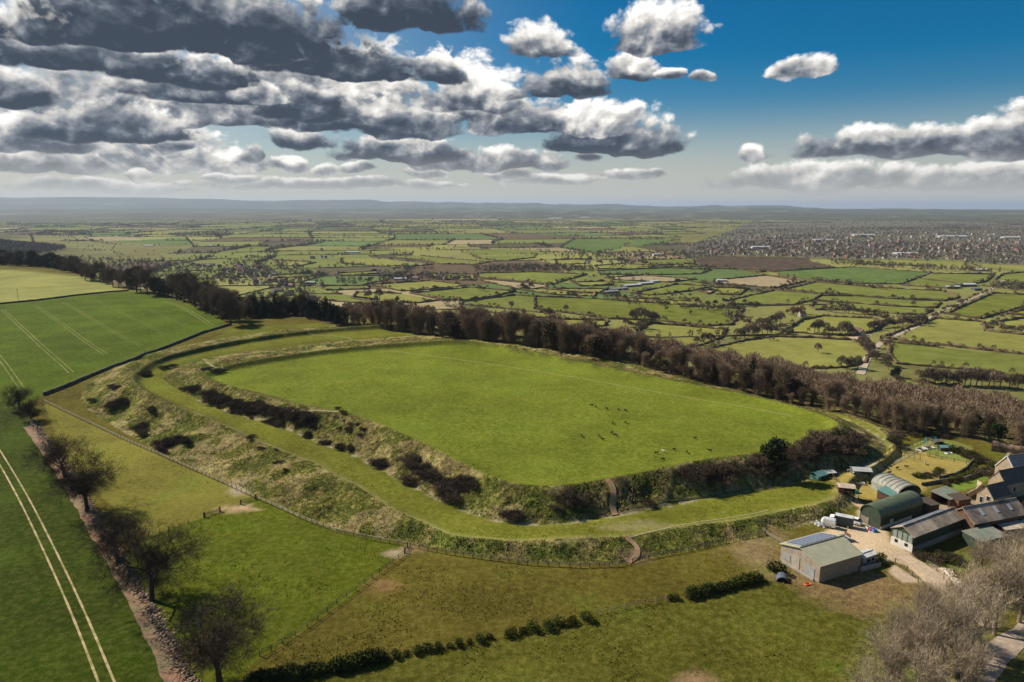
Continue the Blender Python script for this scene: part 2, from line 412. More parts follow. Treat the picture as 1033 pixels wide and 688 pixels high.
# patches of dead grass and moss on the banks
bank = ((iT & ~iI) | (iF & ~iO))
pt = sstep(.50, .62, nn)[bank]; k = ib[bank]
colr[k] = colr[k]*(1-.8*pt[:, None])+np.array((0.27, 0.23, 0.105))*.8*pt[:, None]
pt = sstep(.52, .40, nn)[bank]
colr[k] = colr[k]*(1-pt[:, None])+np.array((0.055, 0.072, 0.012))*pt[:, None]
pt = (sstep(.60, .70, nn2)*sstep(.45, .55, nn))[bank]*.8
colr[k] = colr[k]*(1-pt[:, None])+np.array((0.24, 0.15, 0.085))*pt[:, None]
pt = (sstep(.46, .58, fbm(xi/8+50, yi/8, 4))*(iT & ~iI))*.75
colr[ib] = colr[ib]*(1-pt[:, None])+np.array((0.055, 0.042, 0.020))*pt[:, None]
pt = (sstep(.54, .66, fbm(xi/9+80, yi/9, 4))*(iF & ~iO))*.7
colr[ib] = colr[ib]*(1-pt[:, None])+np.array((0.060, 0.052, 0.020))*pt[:, None]
# worn pale line along the foot of the inner bank
w = np.exp(-(dT/1.1)**2)*sstep(.42, .6, nn2)*(yi < 260)*.8; k = ib
colr[k] = colr[k]*(1-w[:, None])+np.array((0.36, 0.31, 0.20))*w[:, None]
w = np.exp(-(np.where(iO, dO, 9)/1.3)**2)*.5
colr[k] = colr[k]*(1-w[:, None])+np.array((0.28, 0.25, 0.11))*w[:, None]
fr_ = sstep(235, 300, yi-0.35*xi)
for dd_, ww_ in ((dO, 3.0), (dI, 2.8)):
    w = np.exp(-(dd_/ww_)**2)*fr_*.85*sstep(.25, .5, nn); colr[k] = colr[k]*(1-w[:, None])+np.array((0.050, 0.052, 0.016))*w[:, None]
# fields in front and left
field_paint([(-160, 430), (-160, 314), (0, 307), (60, 300), (130, 293.5), (170, 300), (212, 316), (230, 328), (190, 342), (100, 375), (44, 399), (24, 408), (0, 404)], C_CROP2, .05)
field_paint([(-160, 430), (0, 404), (24, 408), (40, 434), (70, 482), (100, 530), (140, 600), (178, 668), (200, 720), (120, 800), (-300, 800)], C_CROP, .05)
field_paint([(-160, 314), (0, 307), (60, 300), (130, 293.5), (110, 286), (60, 276), (0, 272), (-300, 268), (-300, 320)], C_PALE, .05)
field_paint([(44, 405), (60, 413), (125, 443), (191, 473), (258, 502), (262, 505), (205, 522), (150, 541), (100, 500), (70, 470)], C_YEL, .12)
field_paint([(258, 502), (302, 522), (339, 536), (412, 551), (350, 606), (262, 664), (230, 700), (190, 690), (150, 610), (118, 560), (150, 541), (205, 522)], C_DARKG, .15)
# green bottom right field
field_paint([(250, 684), (380, 668), (440, 655), (600, 622), (700, 603), (785, 588), (830, 592), (915, 580), (945, 592), (920, 620), (880, 650), (850, 700), (800, 800), (300, 800)], (0.078, 0.080, 0.009), .2, feather=3)
field_paint([(885, 590), (925, 588), (960, 600), (1000, 640), (1100, 640), (1150, 740), (900, 800), (800, 800), (860, 660)], (0.10, 0.10, 0.03), .5, feather=3)
field_paint([(820, 575), (870, 577), (925, 590), (915, 612), (870, 622), (815, 600), (790, 585)], (0.19, 0.125, 0.06), .3, feather=7)
field_paint([(740, 545), (785, 532), (790, 560), (810, 585), (770, 578), (735, 558)], (0.20, 0.145, 0.07), .3, feather=7)
# farm
field_paint([(866, 470), (905, 452), (935, 455), (970, 462), (985, 470), (975, 478), (950, 486), (935, 494), (900, 500), (880, 504), (862, 505), (842, 496), (838, 485)], C_PAD, .1, feather=2)
field_paint([(905, 452), (925, 445), (955, 443), (980, 450), (985, 462), (975, 466), (950, 462), (930, 455)], (0.19, 0.21, 0.05), .05, feather=1)
field_paint([(955, 490), (985, 478), (1000, 482), (985, 492), (965, 497)], (0.14, 0.20, 0.03), .05, feather=1)
field_paint([(846, 545), (832, 537), (850, 527), (864, 530), (866, 512), (853, 500), (862, 500), (874, 512), (875, 530), (895, 536), (897, 547), (920, 558), (942, 582), (950, 597), (932, 588), (915, 572), (900, 566), (885, 566), (868, 560), (856, 550)], C_YARD, .1, feather=1.2)
field_paint([(895, 576), (903, 569), (928, 587), (910, 587)], (0.42, 0.32, 0.23), .1, feather=.8)
field_paint([(930, 508), (990, 505), (1010, 512), (985, 520), (960, 530), (935, 520)], (0.36, 0.28, 0.19), .1, feather=1.5)
field_paint([(925, 566), (962, 556), (985, 560), (975, 575), (950, 580)], (0.13, 0.16, 0.03), .3, feather=2)
field_paint([(936, 570), (943, 568), (975, 590), (1000, 606), (1010, 625), (1000, 622), (965, 600), (950, 588)], (0.40, 0.32, 0.22), .2, feather=1.5)
# worn feet of gates, cattle paths
for (cx, cy, rx, ry, c) in ((414, 554, 13, 3.5, (.26, .17, .10)), (401, 557, 9, 3, (0.42, .31, .22)), (240, 513, 20, 3.2, (0.44, .31, .18)), (618, 500, 0, 0, C_DIRT), (640, 560, 16, 6, C_DIRT), (385, 590, 16, 7, (0.17, .10, .04)), (640, 530, 40, 5, (0.2, .18, .07)), (700, 686, 18, 7, (0.24, .15, .08)),
                        (790, 462, 14, 12, (.30, .18, .10)), (240, 492, 10, 8, (.30, .24, .15)), (878, 470, 12, 6, (.4, .34, .22))):
    if rx == 0: continue
    field_paint([(cx+rx*math.cos(t)*(1+.2*math.sin(3*t)), cy+ry*math.sin(t)) for t in np.linspace(0, 2*math.pi, 14)[:-1]], c, .2, feather=3)
# ground under the woods
s_ = edge_s(x1, y1)
wr = np.interp(np.arctan2(x1, y1), E_AZ, np.linspace(1, 1, len(E_AZ)))
m = (s_ > 1) & (s_ < 330) & (x1**2+y1**2 < 2200**2); paint(m, C_WOODF, .8)
m = (s_ >= 250); w = sstep(250, 330, s_[m]); paint(m, C_VALE, .3, w)
# the vale and far hills
r1 = np.hypot(x1, y1)
m = (s_ > 330) & (r1 < 9000); nv = fbm(x1[m]/160, y1[m]/220, 4)
paint(m, (0.17, 0.17, 0.06), .3, sstep(.45, .65, nv))
m = (x1 < -800) & (y1 > 1200) & (GZ.ravel() > VALE+14) & (r1 < 5000); paint(m, (0.05, 0.045, 0.025), .9)
m = r1 > 9000
a1 = np.arctan2(x1[m], y1[m]); nv = fbm(a1*60, r1[m]/900, 5)
paint(m, (0.045, 0.045, 0.032), .6); paint(m, (0.12, 0.12, 0.065), .3, sstep(.58, .66, nv))
# faint variation everywhere
v = 0.74+0.52*fbm(x1/22+3, y1/22, 4)
v2 = 0.9+0.2*fbm(x1/5, y1/5, 3)
colr *= np.where(s_ < 60, v*v2, v)[:, None]

def mesh_np(name, verts, faces, mat, parent=None, smooth=False):
    me = bpy.data.meshes.new(name)
    verts = np.asarray(verts, np.float32); faces = np.asarray(faces, np.int32)
    me.vertices.add(len(verts)); me.vertices.foreach_set('co', verts.ravel())
    k = faces.shape[1]
    me.loops.add(faces.size); me.loops.foreach_set('vertex_index', faces.ravel())
    me.polygons.add(len(faces)); me.polygons.foreach_set('loop_start', np.arange(0, faces.size, k, dtype=np.int32))
    me.polygons.foreach_set('loop_total', np.full(len(faces), k, np.int32))
    if smooth: me.polygons.foreach_set('use_smooth', np.ones(len(faces), bool))
    me.update(calc_edges=True)
    if mat is not None: me.materials.append(mat)
    o = bpy.data.objects.new(name, me); col.objects.link(o)
    if parent is not None: o.parent = parent
    return o
def vcol(o, name, c):
    c = np.asarray(c, np.float32)
    at = o.data.attributes.new(name, 'FLOAT_COLOR', 'POINT')
    if c.ndim == 1: c = np.stack([c]*3, 1)
    at.data.foreach_set('color', np.hstack([c, np.ones((len(c), 1), np.float32)]).ravel())

# ---------------------------------------------------------------- materials
def new_mat(name):
    m = bpy.data.materials.new(name); m.use_nodes = True; t = m.node_tree; t.nodes.clear()
    b = NB(t); out = b.n('ShaderNodeOutputMaterial'); bs = b.n('ShaderNodeBsdfPrincipled')
    t.links.new(bs.outputs[0], out.inputs[0])
    bs.inputs['Roughness'].default_value = 0.9; bs.inputs['Specular IOR Level'].default_value = 0.15
    return m, b, bs
def ground_mat(name, attr=True, color=None, tint=0.0, row=None):
    m, b, bs = new_mat(name)
    geo = b.n('ShaderNodeNewGeometry'); pos = geo.outputs['Position']
    if attr:
        at = b.n('ShaderNodeAttribute', attribute_name='Col'); base = at.outputs['Color']
        at2 = b.n('ShaderNodeAttribute', attribute_name='tus'); tu = at2.outputs['Fac']
    else:
        base = (*color, 1); tu = 0.1
    n1 = b.noise(pos, 0.045, 4, .6).outputs['Fac']; n2 = b.noise(pos, 0.7, 5, .68).outputs['Fac']; n3 = b.noise(pos, 3.3, 4, .65).outputs['Fac']
    n4 = b.noise(pos, 0.0045, 5, .62).outputs['Fac']
    v = b.ramp(n1, .3, .7, .80, 1.18, 'LINEAR')
    v = b.m('MULTIPLY', v, b.ramp(n2, .28, .72, b.m('MULTIPLY_ADD', tu, -.5, .86), b.m('MULTIPLY_ADD', tu, .6, 1.12), 'LINEAR'))
    v = b.m('MULTIPLY', v, b.ramp(n4, .3, .7, .85, 1.13, 'LINEAR'))
    lo = b.m('MULTIPLY_ADD', tu, -.42, .66); hi = b.m('MULTIPLY_ADD', tu, .62, 1.36)
    v = b.m('MULTIPLY', v, b.ramp(n3, .3, .7, lo, hi, 'LINEAR'))
    hue = b.mix(b.ramp(n2, .38, .68, 0, b.m('MULTIPLY_ADD', tu, .5, .12)), base, (0.24, 0.20, 0.055, 1)) if attr else base
    hue = b.mix(b.ramp(n1, .52, .72, 0, .35), hue, (0.06, 0.11, 0.01, 1)) if attr else b.mix(b.ramp(n1, .4, .7, 0, .25), hue, (0.20, 0.19, 0.06, 1))
    sc = b.n('ShaderNodeVectorMath', operation='SCALE'); b.t.links.new(hue, sc.inputs[0]); b.t.links.new(v, sc.inputs['Scale'])
    b.t.links.new(sc.outputs[0], bs.inputs['Base Color'])
    bp = b.n('ShaderNodeBump'); bp.inputs['Distance'].default_value = 0.5
    b.inp(bp.inputs['Strength'], b.m('MULTIPLY_ADD', tu, .75, .16)); b.t.links.new(b.m('ADD', b.m('MULTIPLY', n3, .5), n2), bp.inputs['Height'])
    b.t.links.new(bp.outputs[0], bs.inputs['Normal'])
    bs.inputs['Roughness'].default_value = 1.0; bs.inputs['Specular IOR Level'].default_value = 0.05
    return m
M_GROUND = ground_mat("ground")
nx, ny = len(xs), len(ys)
ii = np.arange((ny-1)*(nx-1)); r_, c_ = ii//(nx-1), ii % (nx-1)
v0 = r_*nx+c_
gfaces = np.stack([v0, v0+1, v0+nx+1, v0+nx], 1)
ground = mesh_np('ground', np.stack([x1, y1, GZ.ravel()], 1), gfaces, M_GROUND, smooth=True)
vcol(ground, 'Col', colr); vcol(ground, 'tus', tus)
ground['kind'] = 'structure'
print('ground', nx, ny)
del GX, GY, gfaces, ii, r_, c_, v0

def simple_mat(name, c, rough=.85, var=.25, scale=1.5, spec=.2, metal=0, stripes=None, obj_rand=0.0, c2=None):
    m, b, bs = new_mat(name)
    tc_ = b.n('ShaderNodeTexCoord'); pos = tc_.outputs['Object']
    n = b.noise(pos, scale, 5, .65).outputs['Fac']
    v = b.ramp(n, .3, .7, 1-var, 1+var, 'LINEAR')
    base = (*c, 1)
    if c2 is not None:
        n2 = b.noise(pos, scale*.33, 4, .6).outputs['Fac']
        base = b.mix(b.ramp(n2, .42, .62), base, (*c2, 1))
    if obj_rand:
        oi = b.n('ShaderNodeObjectInfo')
        v = b.m('MULTIPLY', v, b.ramp(oi.outputs['Random'], 0, 1, 1-obj_rand, 1+obj_rand, 'LINEAR'))
    if stripes:
        ax, per, dk = stripes
        s3 = b.n('ShaderNodeSeparateXYZ'); b.t.links.new(pos, s3.inputs[0])
        w = b.m('SINE', b.m('MULTIPLY', s3.outputs[ax], 2*math.pi/per))
        v = b.m('MULTIPLY', v, b.ramp(w, -1, 1, 1-dk, 1+dk, 'LINEAR'))
    sc = b.n('ShaderNodeVectorMath', operation='SCALE'); b.inp(sc.inputs[0], base if not isinstance(base, tuple) else base[:3]); b.t.links.new(v, sc.inputs['Scale'])
    b.t.links.new(sc.outputs[0], bs.inputs['Base Color'])
    bs.inputs['Roughness'].default_value = rough; bs.inputs['Specular IOR Level'].default_value = spec; bs.inputs['Metallic'].default_value = metal
    return m
def leaf_mat(name, c, var=.3, rand=.25, c2=None):
    m, b, bs = new_mat(name)
    geo = b.n('ShaderNodeNewGeometry'); oi = b.n('ShaderNodeObjectInfo')
    n = b.noise(geo.outputs['Position'], .9, 3, .6).outputs['Fac']
    v = b.ramp(n, .3, .7, 1-var, 1+var, 'LINEAR')
    v = b.m('MULTIPLY', v, b.ramp(oi.outputs['Random'], 0, 1, 1-rand, 1+rand, 'LINEAR'))
    v = b.m('MULTIPLY', v, b.ramp(geo.outputs['Random Per Island'], 0, 1, .7, 1.3, 'LINEAR'))
    base = b.mix(b.ramp(b.noise(geo.outputs['Position'], .035, 2, .6).outputs['Fac'], .4, .6), (*c, 1), (*(c2 or c), 1))
    sc = b.n('ShaderNodeVectorMath', operation='SCALE'); b.t.links.new(base, sc.inputs[0]); b.t.links.new(v, sc.inputs['Scale'])
    b.t.links.new(sc.outputs[0], bs.inputs['Base Color'])
    bs.inputs['Roughness'].default_value = .9; bs.inputs['Specular IOR Level'].default_value = .08
    return m
# ---------------------------------------------------------------- objects: helpers
def tag(o, label=None, cat=None, group=None, kind=None):
    if label: o['label'] = label
    if cat: o['category'] = cat
    if group: o['group'] = group
    if kind: o['kind'] = kind
    return o
def empty(name, loc, rz=0, sc=1.0):
    o = bpy.data.objects.new(name, None); col.objects.link(o)
    o.location = loc; o.rotation_euler = (0, 0, rz); o.scale = (sc, sc, sc) if not hasattr(sc, '__len__') else sc
    o.empty_display_size = .5
    return o
def copy_tree(o, parent=None):
    c = o.copy(); col.objects.link(c); c.parent = parent
    for ch in o.children: copy_tree(ch, c)
    return c
class MB:
    def __init__(s): s.v = []; s.f = []
    def box(s, c, d, rz=0.0, tilt=0.0):
        cx, cy, cz = c; w, l, h = d[0]/2, d[1]/2, d[2]/2; n = len(s.v); co, si = math.cos(rz), math.sin(rz)
        for z in (-h, h):
            for x, y in ((-w, -l), (w, -l), (w, l), (-w, l)):
                s.v.append((cx+x*co-y*si, cy+x*si+y*co, cz+z+tilt*x))
        s.f += [(n, n+3, n+2, n+1), (n+4, n+5, n+6, n+7), (n, n+1, n+5, n+4), (n+1, n+2, n+6, n+5), (n+2, n+3, n+7, n+6), (n+3, n, n+4, n+7)]
    def tube(s, pts, rad, k=5, cap=True):
        pts = [Vector(p) for p in pts]; rs = rad if hasattr(rad, '__len__') else [rad]*len(pts); n = len(s.v)
        for i, p in enumerate(pts):
            d = (pts[min(i+1, len(pts)-1)]-pts[max(i-1, 0)]).normalized()
            u = d.orthogonal().normalized() if abs(d.z) > .9 else d.cross(Vector((0, 0, 1))).normalized(); w = d.cross(u)
            for j in range(k):
                a = 2*math.pi*j/k; q = p+(u*math.cos(a)+w*math.sin(a))*rs[i]; s.v.append(tuple(q))
        for i in range(len(pts)-1):
            for j in range(k): a = n+i*k+j; b = n+i*k+(j+1) % k; s.f.append((a, b, b+k, a+k))
        if cap: s.f.append(tuple(range(n+k-1, n-1, -1))); s.f.append(tuple(range(n+(len(pts)-1)*k, n+len(pts)*k)))
    def poly(s, pts): n = len(s.v); s.v += [tuple(p) for p in pts]; s.f.append(tuple(range(n, n+len(pts))))
    def slab(s, pts, th):
        """a sheet with thickness th below the given corner points"""
        a = Vector(pts[0]); nrm = (Vector(pts[1])-a).cross(Vector(pts[2])-a).normalized()
        if nrm.z < 0: nrm = -nrm; pts = pts[::-1]
        n = len(s.v); k = len(pts)
        s.v += [tuple(p) for p in pts]+[tuple(Vector(p)-nrm*th) for p in pts]
        s.f.append(tuple(range(n, n+k))); s.f.append(tuple(range(n+2*k-1, n+k-1, -1)))
        for i in range(k): j = (i+1) % k; s.f.append((n+i, n+k+i, n+k+j, n+j))
    def build(s, name, mat, parent=None, smooth=False):
        me = bpy.data.meshes.new(name); me.from_pydata(s.v, [], s.f); me.update()
        if smooth:
            for p in me.polygons: p.use_smooth = True
        me.materials.append(mat)
        o = bpy.data.objects.new(name, me); col.objects.link(o); o.parent = parent
        return o
def thin_ribbon(pts, width, zoff=.05, step=1.5):
    """draped strip following world xy points"""
    pts = np.asarray(pts, float); out = []
    for a, b in zip(pts[:-1], pts[1:]):
        n = max(1, int(np.hypot(*(b-a))/step))
        for k in range(n): out.append(a+(b-a)*k/n)
    out.append(pts[-1]); out = np.array(out)
    t = np.gradient(out, axis=0); t /= np.linalg.norm(t, axis=1)[:, None]+1e-9; nrm = np.stack([-t[:, 1], t[:, 0]], 1)
    wv = width*(1+.35*(fbm(out[:, 0]/3, out[:, 1]/3, 2)-.5))[:, None]
    L = out+nrm*wv/2; Rr = out-nrm*wv/2
    v = np.vstack([L, Rr]); z = zq(v[:, 0], v[:, 1])+zoff
    n = len(out); i = np.arange(n-1)
    return np.column_stack([v, z]), np.stack([i, i+n, i+n+1, i+1], 1)

# ---------------------------------------------------------------- vegetation prototypes (parts hang under an Empty)
M_BARK = simple_mat('bark', (0.055, 0.042, 0.032), var=.3, scale=3)
M_BARK_PALE = simple_mat('pale_bark', (0.24, 0.19, 0.135), var=.3, scale=3)
M_TWIG = leaf_mat('dark_twigs', (0.062, 0.045, 0.032), rand=.25)
M_TWIG_WOOD = leaf_mat('brown_twigs', (0.21, 0.15, 0.10), rand=.5, c2=(0.16, 0.12, 0.078))
M_TWIG_PALE = leaf_mat('pale_twigs', (0.36, 0.285, 0.195), rand=.25, c2=(0.29, 0.235, 0.16))
M_EVER = leaf_mat('evergreen_leaves', (0.020, 0.030, 0.013), rand=.3)
M_BUSHG = leaf_mat('green_leaves', (0.065, 0.078, 0.012), rand=.4, c2=(0.04, 0.050, 0.012))
M_OLIVE = leaf_mat('olive_leaves', (0.075, 0.066, 0.027), rand=.35, c2=(0.065, 0.05, 0.028))
M_SCRUB = leaf_mat('scrub_twigs', (0.085, 0.062, 0.042), rand=.3, c2=(0.10, 0.074, 0.05))
M_BLOSSOM = leaf_mat('blossom', (0.42, 0.38, 0.32), rand=.15)
M_BUD = leaf_mat('budding_leaves', (0.13, 0.15, 0.025), rand=.2)

def unit(v): return v/(np.linalg.norm(v, axis=-1, keepdims=True)+1e-9)
def skeleton(rg, H, levels, nch, trunk, spread, up, ratio=.72, r0=None):
    """recursive limbs; returns segments (p0,p1,r0,r1,level) and the tips"""
    r0 = r0 or H*.028; segs = []; tips = []
    def grow(p, d, L, r, lv):
        q = p; dd = d.copy(); ns = 3 if lv < 2 else 2
        for k in range(ns):
            dd = unit(dd+rg.normal(0, .11 if lv else .04, 3)+np.array([0, 0, up*(.5 if lv else 0)]))
            q2 = q+dd*L/ns; r2 = max(.028, r*(1-.35*(k+1)/ns)); segs.append((q, q2, r*(1-.35*k/ns), r2, lv)); q = q2
            if lv < levels and (k < ns-1) and (lv > 0 or k > 0):
                a = rg.uniform(0, 2*math.pi); side = unit(np.cross(dd, np.array([math.cos(a), math.sin(a), .3])))
                grow(q, unit(dd*.55+side*spread*1.1), L*ratio*rg.uniform(.6, .95), r2*.55, lv+1)
        if lv >= levels: tips.append((q, dd)); return
        a0 = rg.uniform(0, 6.28)
        n = nch+(1 if lv == 0 else 0)
        for k in range(n):
            a = a0+2*math.pi*k/n+rg.normal(0, .25); u = np.cross(dd, np.array([.3, .2, 1.])); u = unit(u); w = np.cross(dd, u)
            side = u*math.cos(a)+w*math.sin(a)
            grow(q, unit(dd+side*spread*rg.uniform(.6, 1.25)+np.array([0, 0, up])), L*ratio*rg.uniform(.75, 1.15) if lv else L*ratio*1.15*rg.uniform(.8, 1.1), r2*.62, lv+1)
    grow(np.zeros(3), np.array([0, 0, 1.]), H*trunk, r0, 0)
    return segs, tips
def tubes_np(segs, k=5):
    V = []; Fc = []; n = 0; an = np.arange(k)*2*math.pi/k
    for p0, p1, ra, rb, lv in segs:
        d = unit(p1-p0); u = unit(np.cross(d, [.31, .17, .93])); w = np.cross(d, u)
        ring = np.outer(np.cos(an), u)+np.outer(np.sin(an), w)
        V.append(p0+ring*ra); V.append(p1+ring*rb)
        for j in range(k): Fc.append((n+j, n+(j+1) % k, n+k+(j+1) % k, n+k+j))
        n += 2*k
    return np.vstack(V), np.array(Fc)
def twig_tris(rg, pos, dirs, n, length, width, scatter, up=.2, tn=.6):
    """n thin tapering twigs round every tip"""
    P0 = np.repeat(pos, n, 0)+rg.normal(0, scatter, (len(pos)*n, 3)); D = np.repeat(dirs, n, 0)
    D = unit(D*.8+rg.normal(0, tn, D.shape)+np.array([0, 0, up])); L = length*rg.uniform(.5, 1.2, (len(D), 1))
    S = unit(np.cross(D, rg.normal(0, 1, D.shape)))*width*.5
    v = np.stack([P0-S, P0+S, P0+D*L], 1).reshape(-1, 3)
    return v, np.arange(len(v)).reshape(-1, 3)
def mesh_part(name, v, f, mat, parent):
    o = mesh_np(name, v, f, mat); o.parent = parent; return o
def bare_tree(name, seed, H, levels=4, nch=3, trunk=.24, spread=.62, up=.12, twn=6, twl=.9, tww=.05, sc=.25, bark=None, twig=None, tube_lv=9, ratio=.72, k=5, r0=None, tn=.6, tup=.2, under=0):
    rg = np.random.default_rng(seed); root = empty(name, (0, 0, 0))
    segs, tips = skeleton(rg, H, levels, nch, trunk, spread, up, ratio, r0)
    top = max(t[0][2] for t in tips)+twl*.6; f = H/top
    segs = [(a*f, b*f, r, q, l) for a, b, r, q, l in segs]; tips = [(t*f, d) for t, d in tips]
    v, fc = tubes_np([s for s in segs if s[4] <= 1], k); v[:, 2] -= .25*(v[:, 2] < .1)
    mesh_part('trunk', v, fc, bark or M_BARK, root)
    fine = [s for s in segs if 1 < s[4] <= tube_lv]; V = []; Fs = []; n = 0
    if fine:
        v, fc = tubes_np(fine, 3); tri = np.vstack([fc[:, [0, 1, 2]], fc[:, [0, 2, 3]]]); V.append(v); Fs.append(tri); n = len(v)
    tp = np.array([t[0] for t in tips]+[s[1] for s in segs if s[4] >= levels-1]); td = np.array([t[1] for t in tips]+[unit(s[1]-s[0]) for s in segs if s[4] >= levels-1])
    v, fc = twig_tris(rg, tp, td, twn, twl, tww, sc, tup, tn); V.append(v); Fs.append(fc+n)
    if under:
        n += len(v); a = rg.uniform(0, 6.28, under); q = rg.uniform(.2, 2.4, under); bp_ = np.stack([np.cos(a)*q, np.sin(a)*q, rg.uniform(0, .45*H, under)*(1-.2*q/2.4)], 1)
        v, fc = twig_tris(rg, bp_, np.tile([0, 0, 1.], (under, 1)), 1, twl*1.2, tww, .2, .5, .4); V.append(v); Fs.append(fc+n)
    o = mesh_part('crown', np.vstack(V), np.vstack(Fs), twig or M_TWIG, root)
    root['_n'] = len(o.data.polygons)
    return root
def leaf_cloud(rg, cen, rad, n, size, flat=.0, lump=.35, k=5):
    """leaf faces through the volume of a lumpy crown"""
    lumps = rg.normal(0, 1, (k*5, 3)); lumps = unit(lumps)
    d = unit(rg.normal(0, 1, (n, 3)))
    bump = np.clip((d@lumps.T), 0, 1)**8
    rr = (1-lump+lump*1.6*bump.max(1))*rg.uniform(.15, 1, n)**.33
    p = np.array(cen)+d*rr[:, None]*np.array(rad)
    a = unit(rg.normal(0, 1, (n, 3))); b = unit(np.cross(a, rg.normal(0, 1, (n, 3))))
    s = size*rg.uniform(.6, 1.4, (n, 1))
    v = np.stack([p-a*s, p+b*s*.6, p+a*s, p-b*s*.6], 1).reshape(-1, 3)
    return v, np.arange(len(v)).reshape(-1, 4)
def leafy(name, seed, blobs_, n, size, mat, trunk_h=2.0, trunk_r=.25, bark=None, part='foliage', lump=.35):
    rg = np.random.default_rng(seed); root = empty(name, (0, 0, 0)); V = []; Fs = []; m_ = 0
    tot = sum(b[1][0]*b[1][1] for b in blobs_)
    for cen, rad in blobs_:
        v, f = leaf_cloud(rg, cen, rad, max(12, int(n*rad[0]*rad[1]/tot)), size, lump=lump); V.append(v); Fs.append(f+m_); m_ += len(v)
    mesh_part(part, np.vstack(V), np.vstack(Fs), mat, root)
    if trunk_h:
        segs = [(np.array([0, 0, -.3]), np.array([0, 0, trunk_h]), trunk_r, trunk_r*.6, 0)]
        for q in range(4):
            a = q*1.7+rg.uniform(0, 1); segs.append((np.array([0, 0, trunk_h*.6]), np.array([math.cos(a)*trunk_h*.5, math.sin(a)*trunk_h*.5, trunk_h*1.25]), trunk_r*.5, trunk_r*.2, 1))
        v, f = tubes_np(segs, 5); mesh_part('trunk' if part == 'crown' else 'stem', v, f, bark or M_BARK, root)
    return root
PARK = []   # prototypes: the first placement uses the prototype itself
used_protos = {}
def _trim(l):
    w = l.split()
    return ' '.join(w[:16])
def place(proto, x, y, label, cat, group, sc=1.0, rz=None, z=None, hs=1.0, sink=0.0):
    if proto.name in used_protos: o = copy_tree(proto)
    else: used_protos[proto.name] = 1; o = proto
    if z is None: z = float(zq(x, y))
    o.location = (x, y, z-sink); o.rotation_euler = (0, 0, random.uniform(0, 6.28) if rz is None else rz); o.scale = (sc, sc, sc*hs)
    if '_n' in o: del o['_n']
    o['label'] = label; o['category'] = cat
    if group: o['group'] = group
    elif 'group' in o: del o['group']
    return o
def place_px(proto, px, py, *a, **k):
    p = G(px, py)[0]; return place(proto, p[0], p[1], *a, z=p[2], **k)
def vz(px, py):
    return G(px, py)[0]

# ---- big old trees along the tumbled wall
OAK = [bare_tree('oak_tree', 11+i, 14.0, levels=5, nch=3, trunk=.15, spread=.92, up=.03, twn=3, twl=.9, tww=.036, sc=.2, ratio=.77, k=7, r0=.5) for i in range(3)]
oaks = [(20, 413, 9.5, 'small dark leafless tree, farthest along the tumbled wall'), (31, 424, 8.5, 'low dark leafless tree in front of the farthest one by the tumbled wall'),
        (66, 482, 13.0, 'wide dark leafless tree, third from the far end of the tumbled wall'), (88, 516, 15, 'leafless tree casting its long shadow on the yellow green field'),
        (119, 568, 12.5, 'leaning leafless tree where the yellow green and dark green fields meet'), (153, 606, 15.5, 'large leafless tree casting a broad shadow on the dark green field'),
        (222, 697, 16, 'round leafless tree at the bottom edge, nearest by the tumbled wall')]
for i, (px, py, h, lb) in enumerate(oaks):
    place_px(OAK[i % 3], px, py, lb, 'tree', 'leafless trees along the tumbled wall', sc=h/12.6)
# ---- pale ash thicket at the bottom right
ASH = [bare_tree('ash_tree', 31+i, 14.0, levels=4, nch=3, trunk=.24, spread=.56, up=.20, twn=4, twl=1.15, tww=.036, sc=.25, tn=.5, tup=.3, r0=.34, bark=M_BARK_PALE, twig=M_TWIG_PALE, ratio=.74) for i in range(3)]
ash = [(893, 712, 12, 'pale twiggy tree furthest left in the roadside thicket, at the bottom edge'), (925, 700, 13, 'pale twiggy tree in the roadside thicket, second from its left end'), (915, 668, 10, 'shorter pale tree behind the left end of the roadside thicket'),
       (950, 690, 14, 'tall pale tree in the middle of the roadside thicket'), (955, 650, 12, 'pale leafless tree beside the bend of the farm track'), (985, 668, 14, 'pale tree rising over the right half of the roadside thicket'),
       (978, 630, 12, 'pale leafless tree beside the farm track, level with the bank of rubble'), (1003, 640, 13, 'pale leafless tree standing at the junction of track and lane'), (1028, 628, 15, 'tall pale tree at the right edge above the lane'),
       (1000, 600, 11, 'pale leafless tree below the flat green shed'), (1026, 590, 12, 'pale leafless tree at the right edge below the brown roofs'), (1050, 650, 15, 'pale tree reaching in from the right edge over the lane'), (935, 735, 12, 'pale tree at the very bottom of the roadside thicket'), (1048, 580, 12, 'pale tree cut by the right edge beside the brown roofs'),
       (870, 735, 10, 'pale low tree in the bottom edge left of the roadside thicket'), (968, 722, 13, 'pale tree at the bottom edge beside the lane'), (1015, 575, 8, 'small pale tree just in front of the flat green shed'), (905, 690, 11, 'pale tree low in the left half of the roadside thicket'), (940, 665, 12, 'pale tree in the thicket where the field ends'), (965, 680, 13, 'pale tree deep in the thicket left of the lane'), (1010, 612, 12, 'pale tree between the track and the right edge'), (990, 585, 9, 'pale low tree beside the flat green shed'), (935, 635, 9, 'low pale tree at the top of the thicket beside the field')]
for i, (px, py, h, lb) in enumerate(ash):
    place_px(ASH[i % 3], px, py, lb, 'tree', 'pale roadside trees', sc=h/11.8)

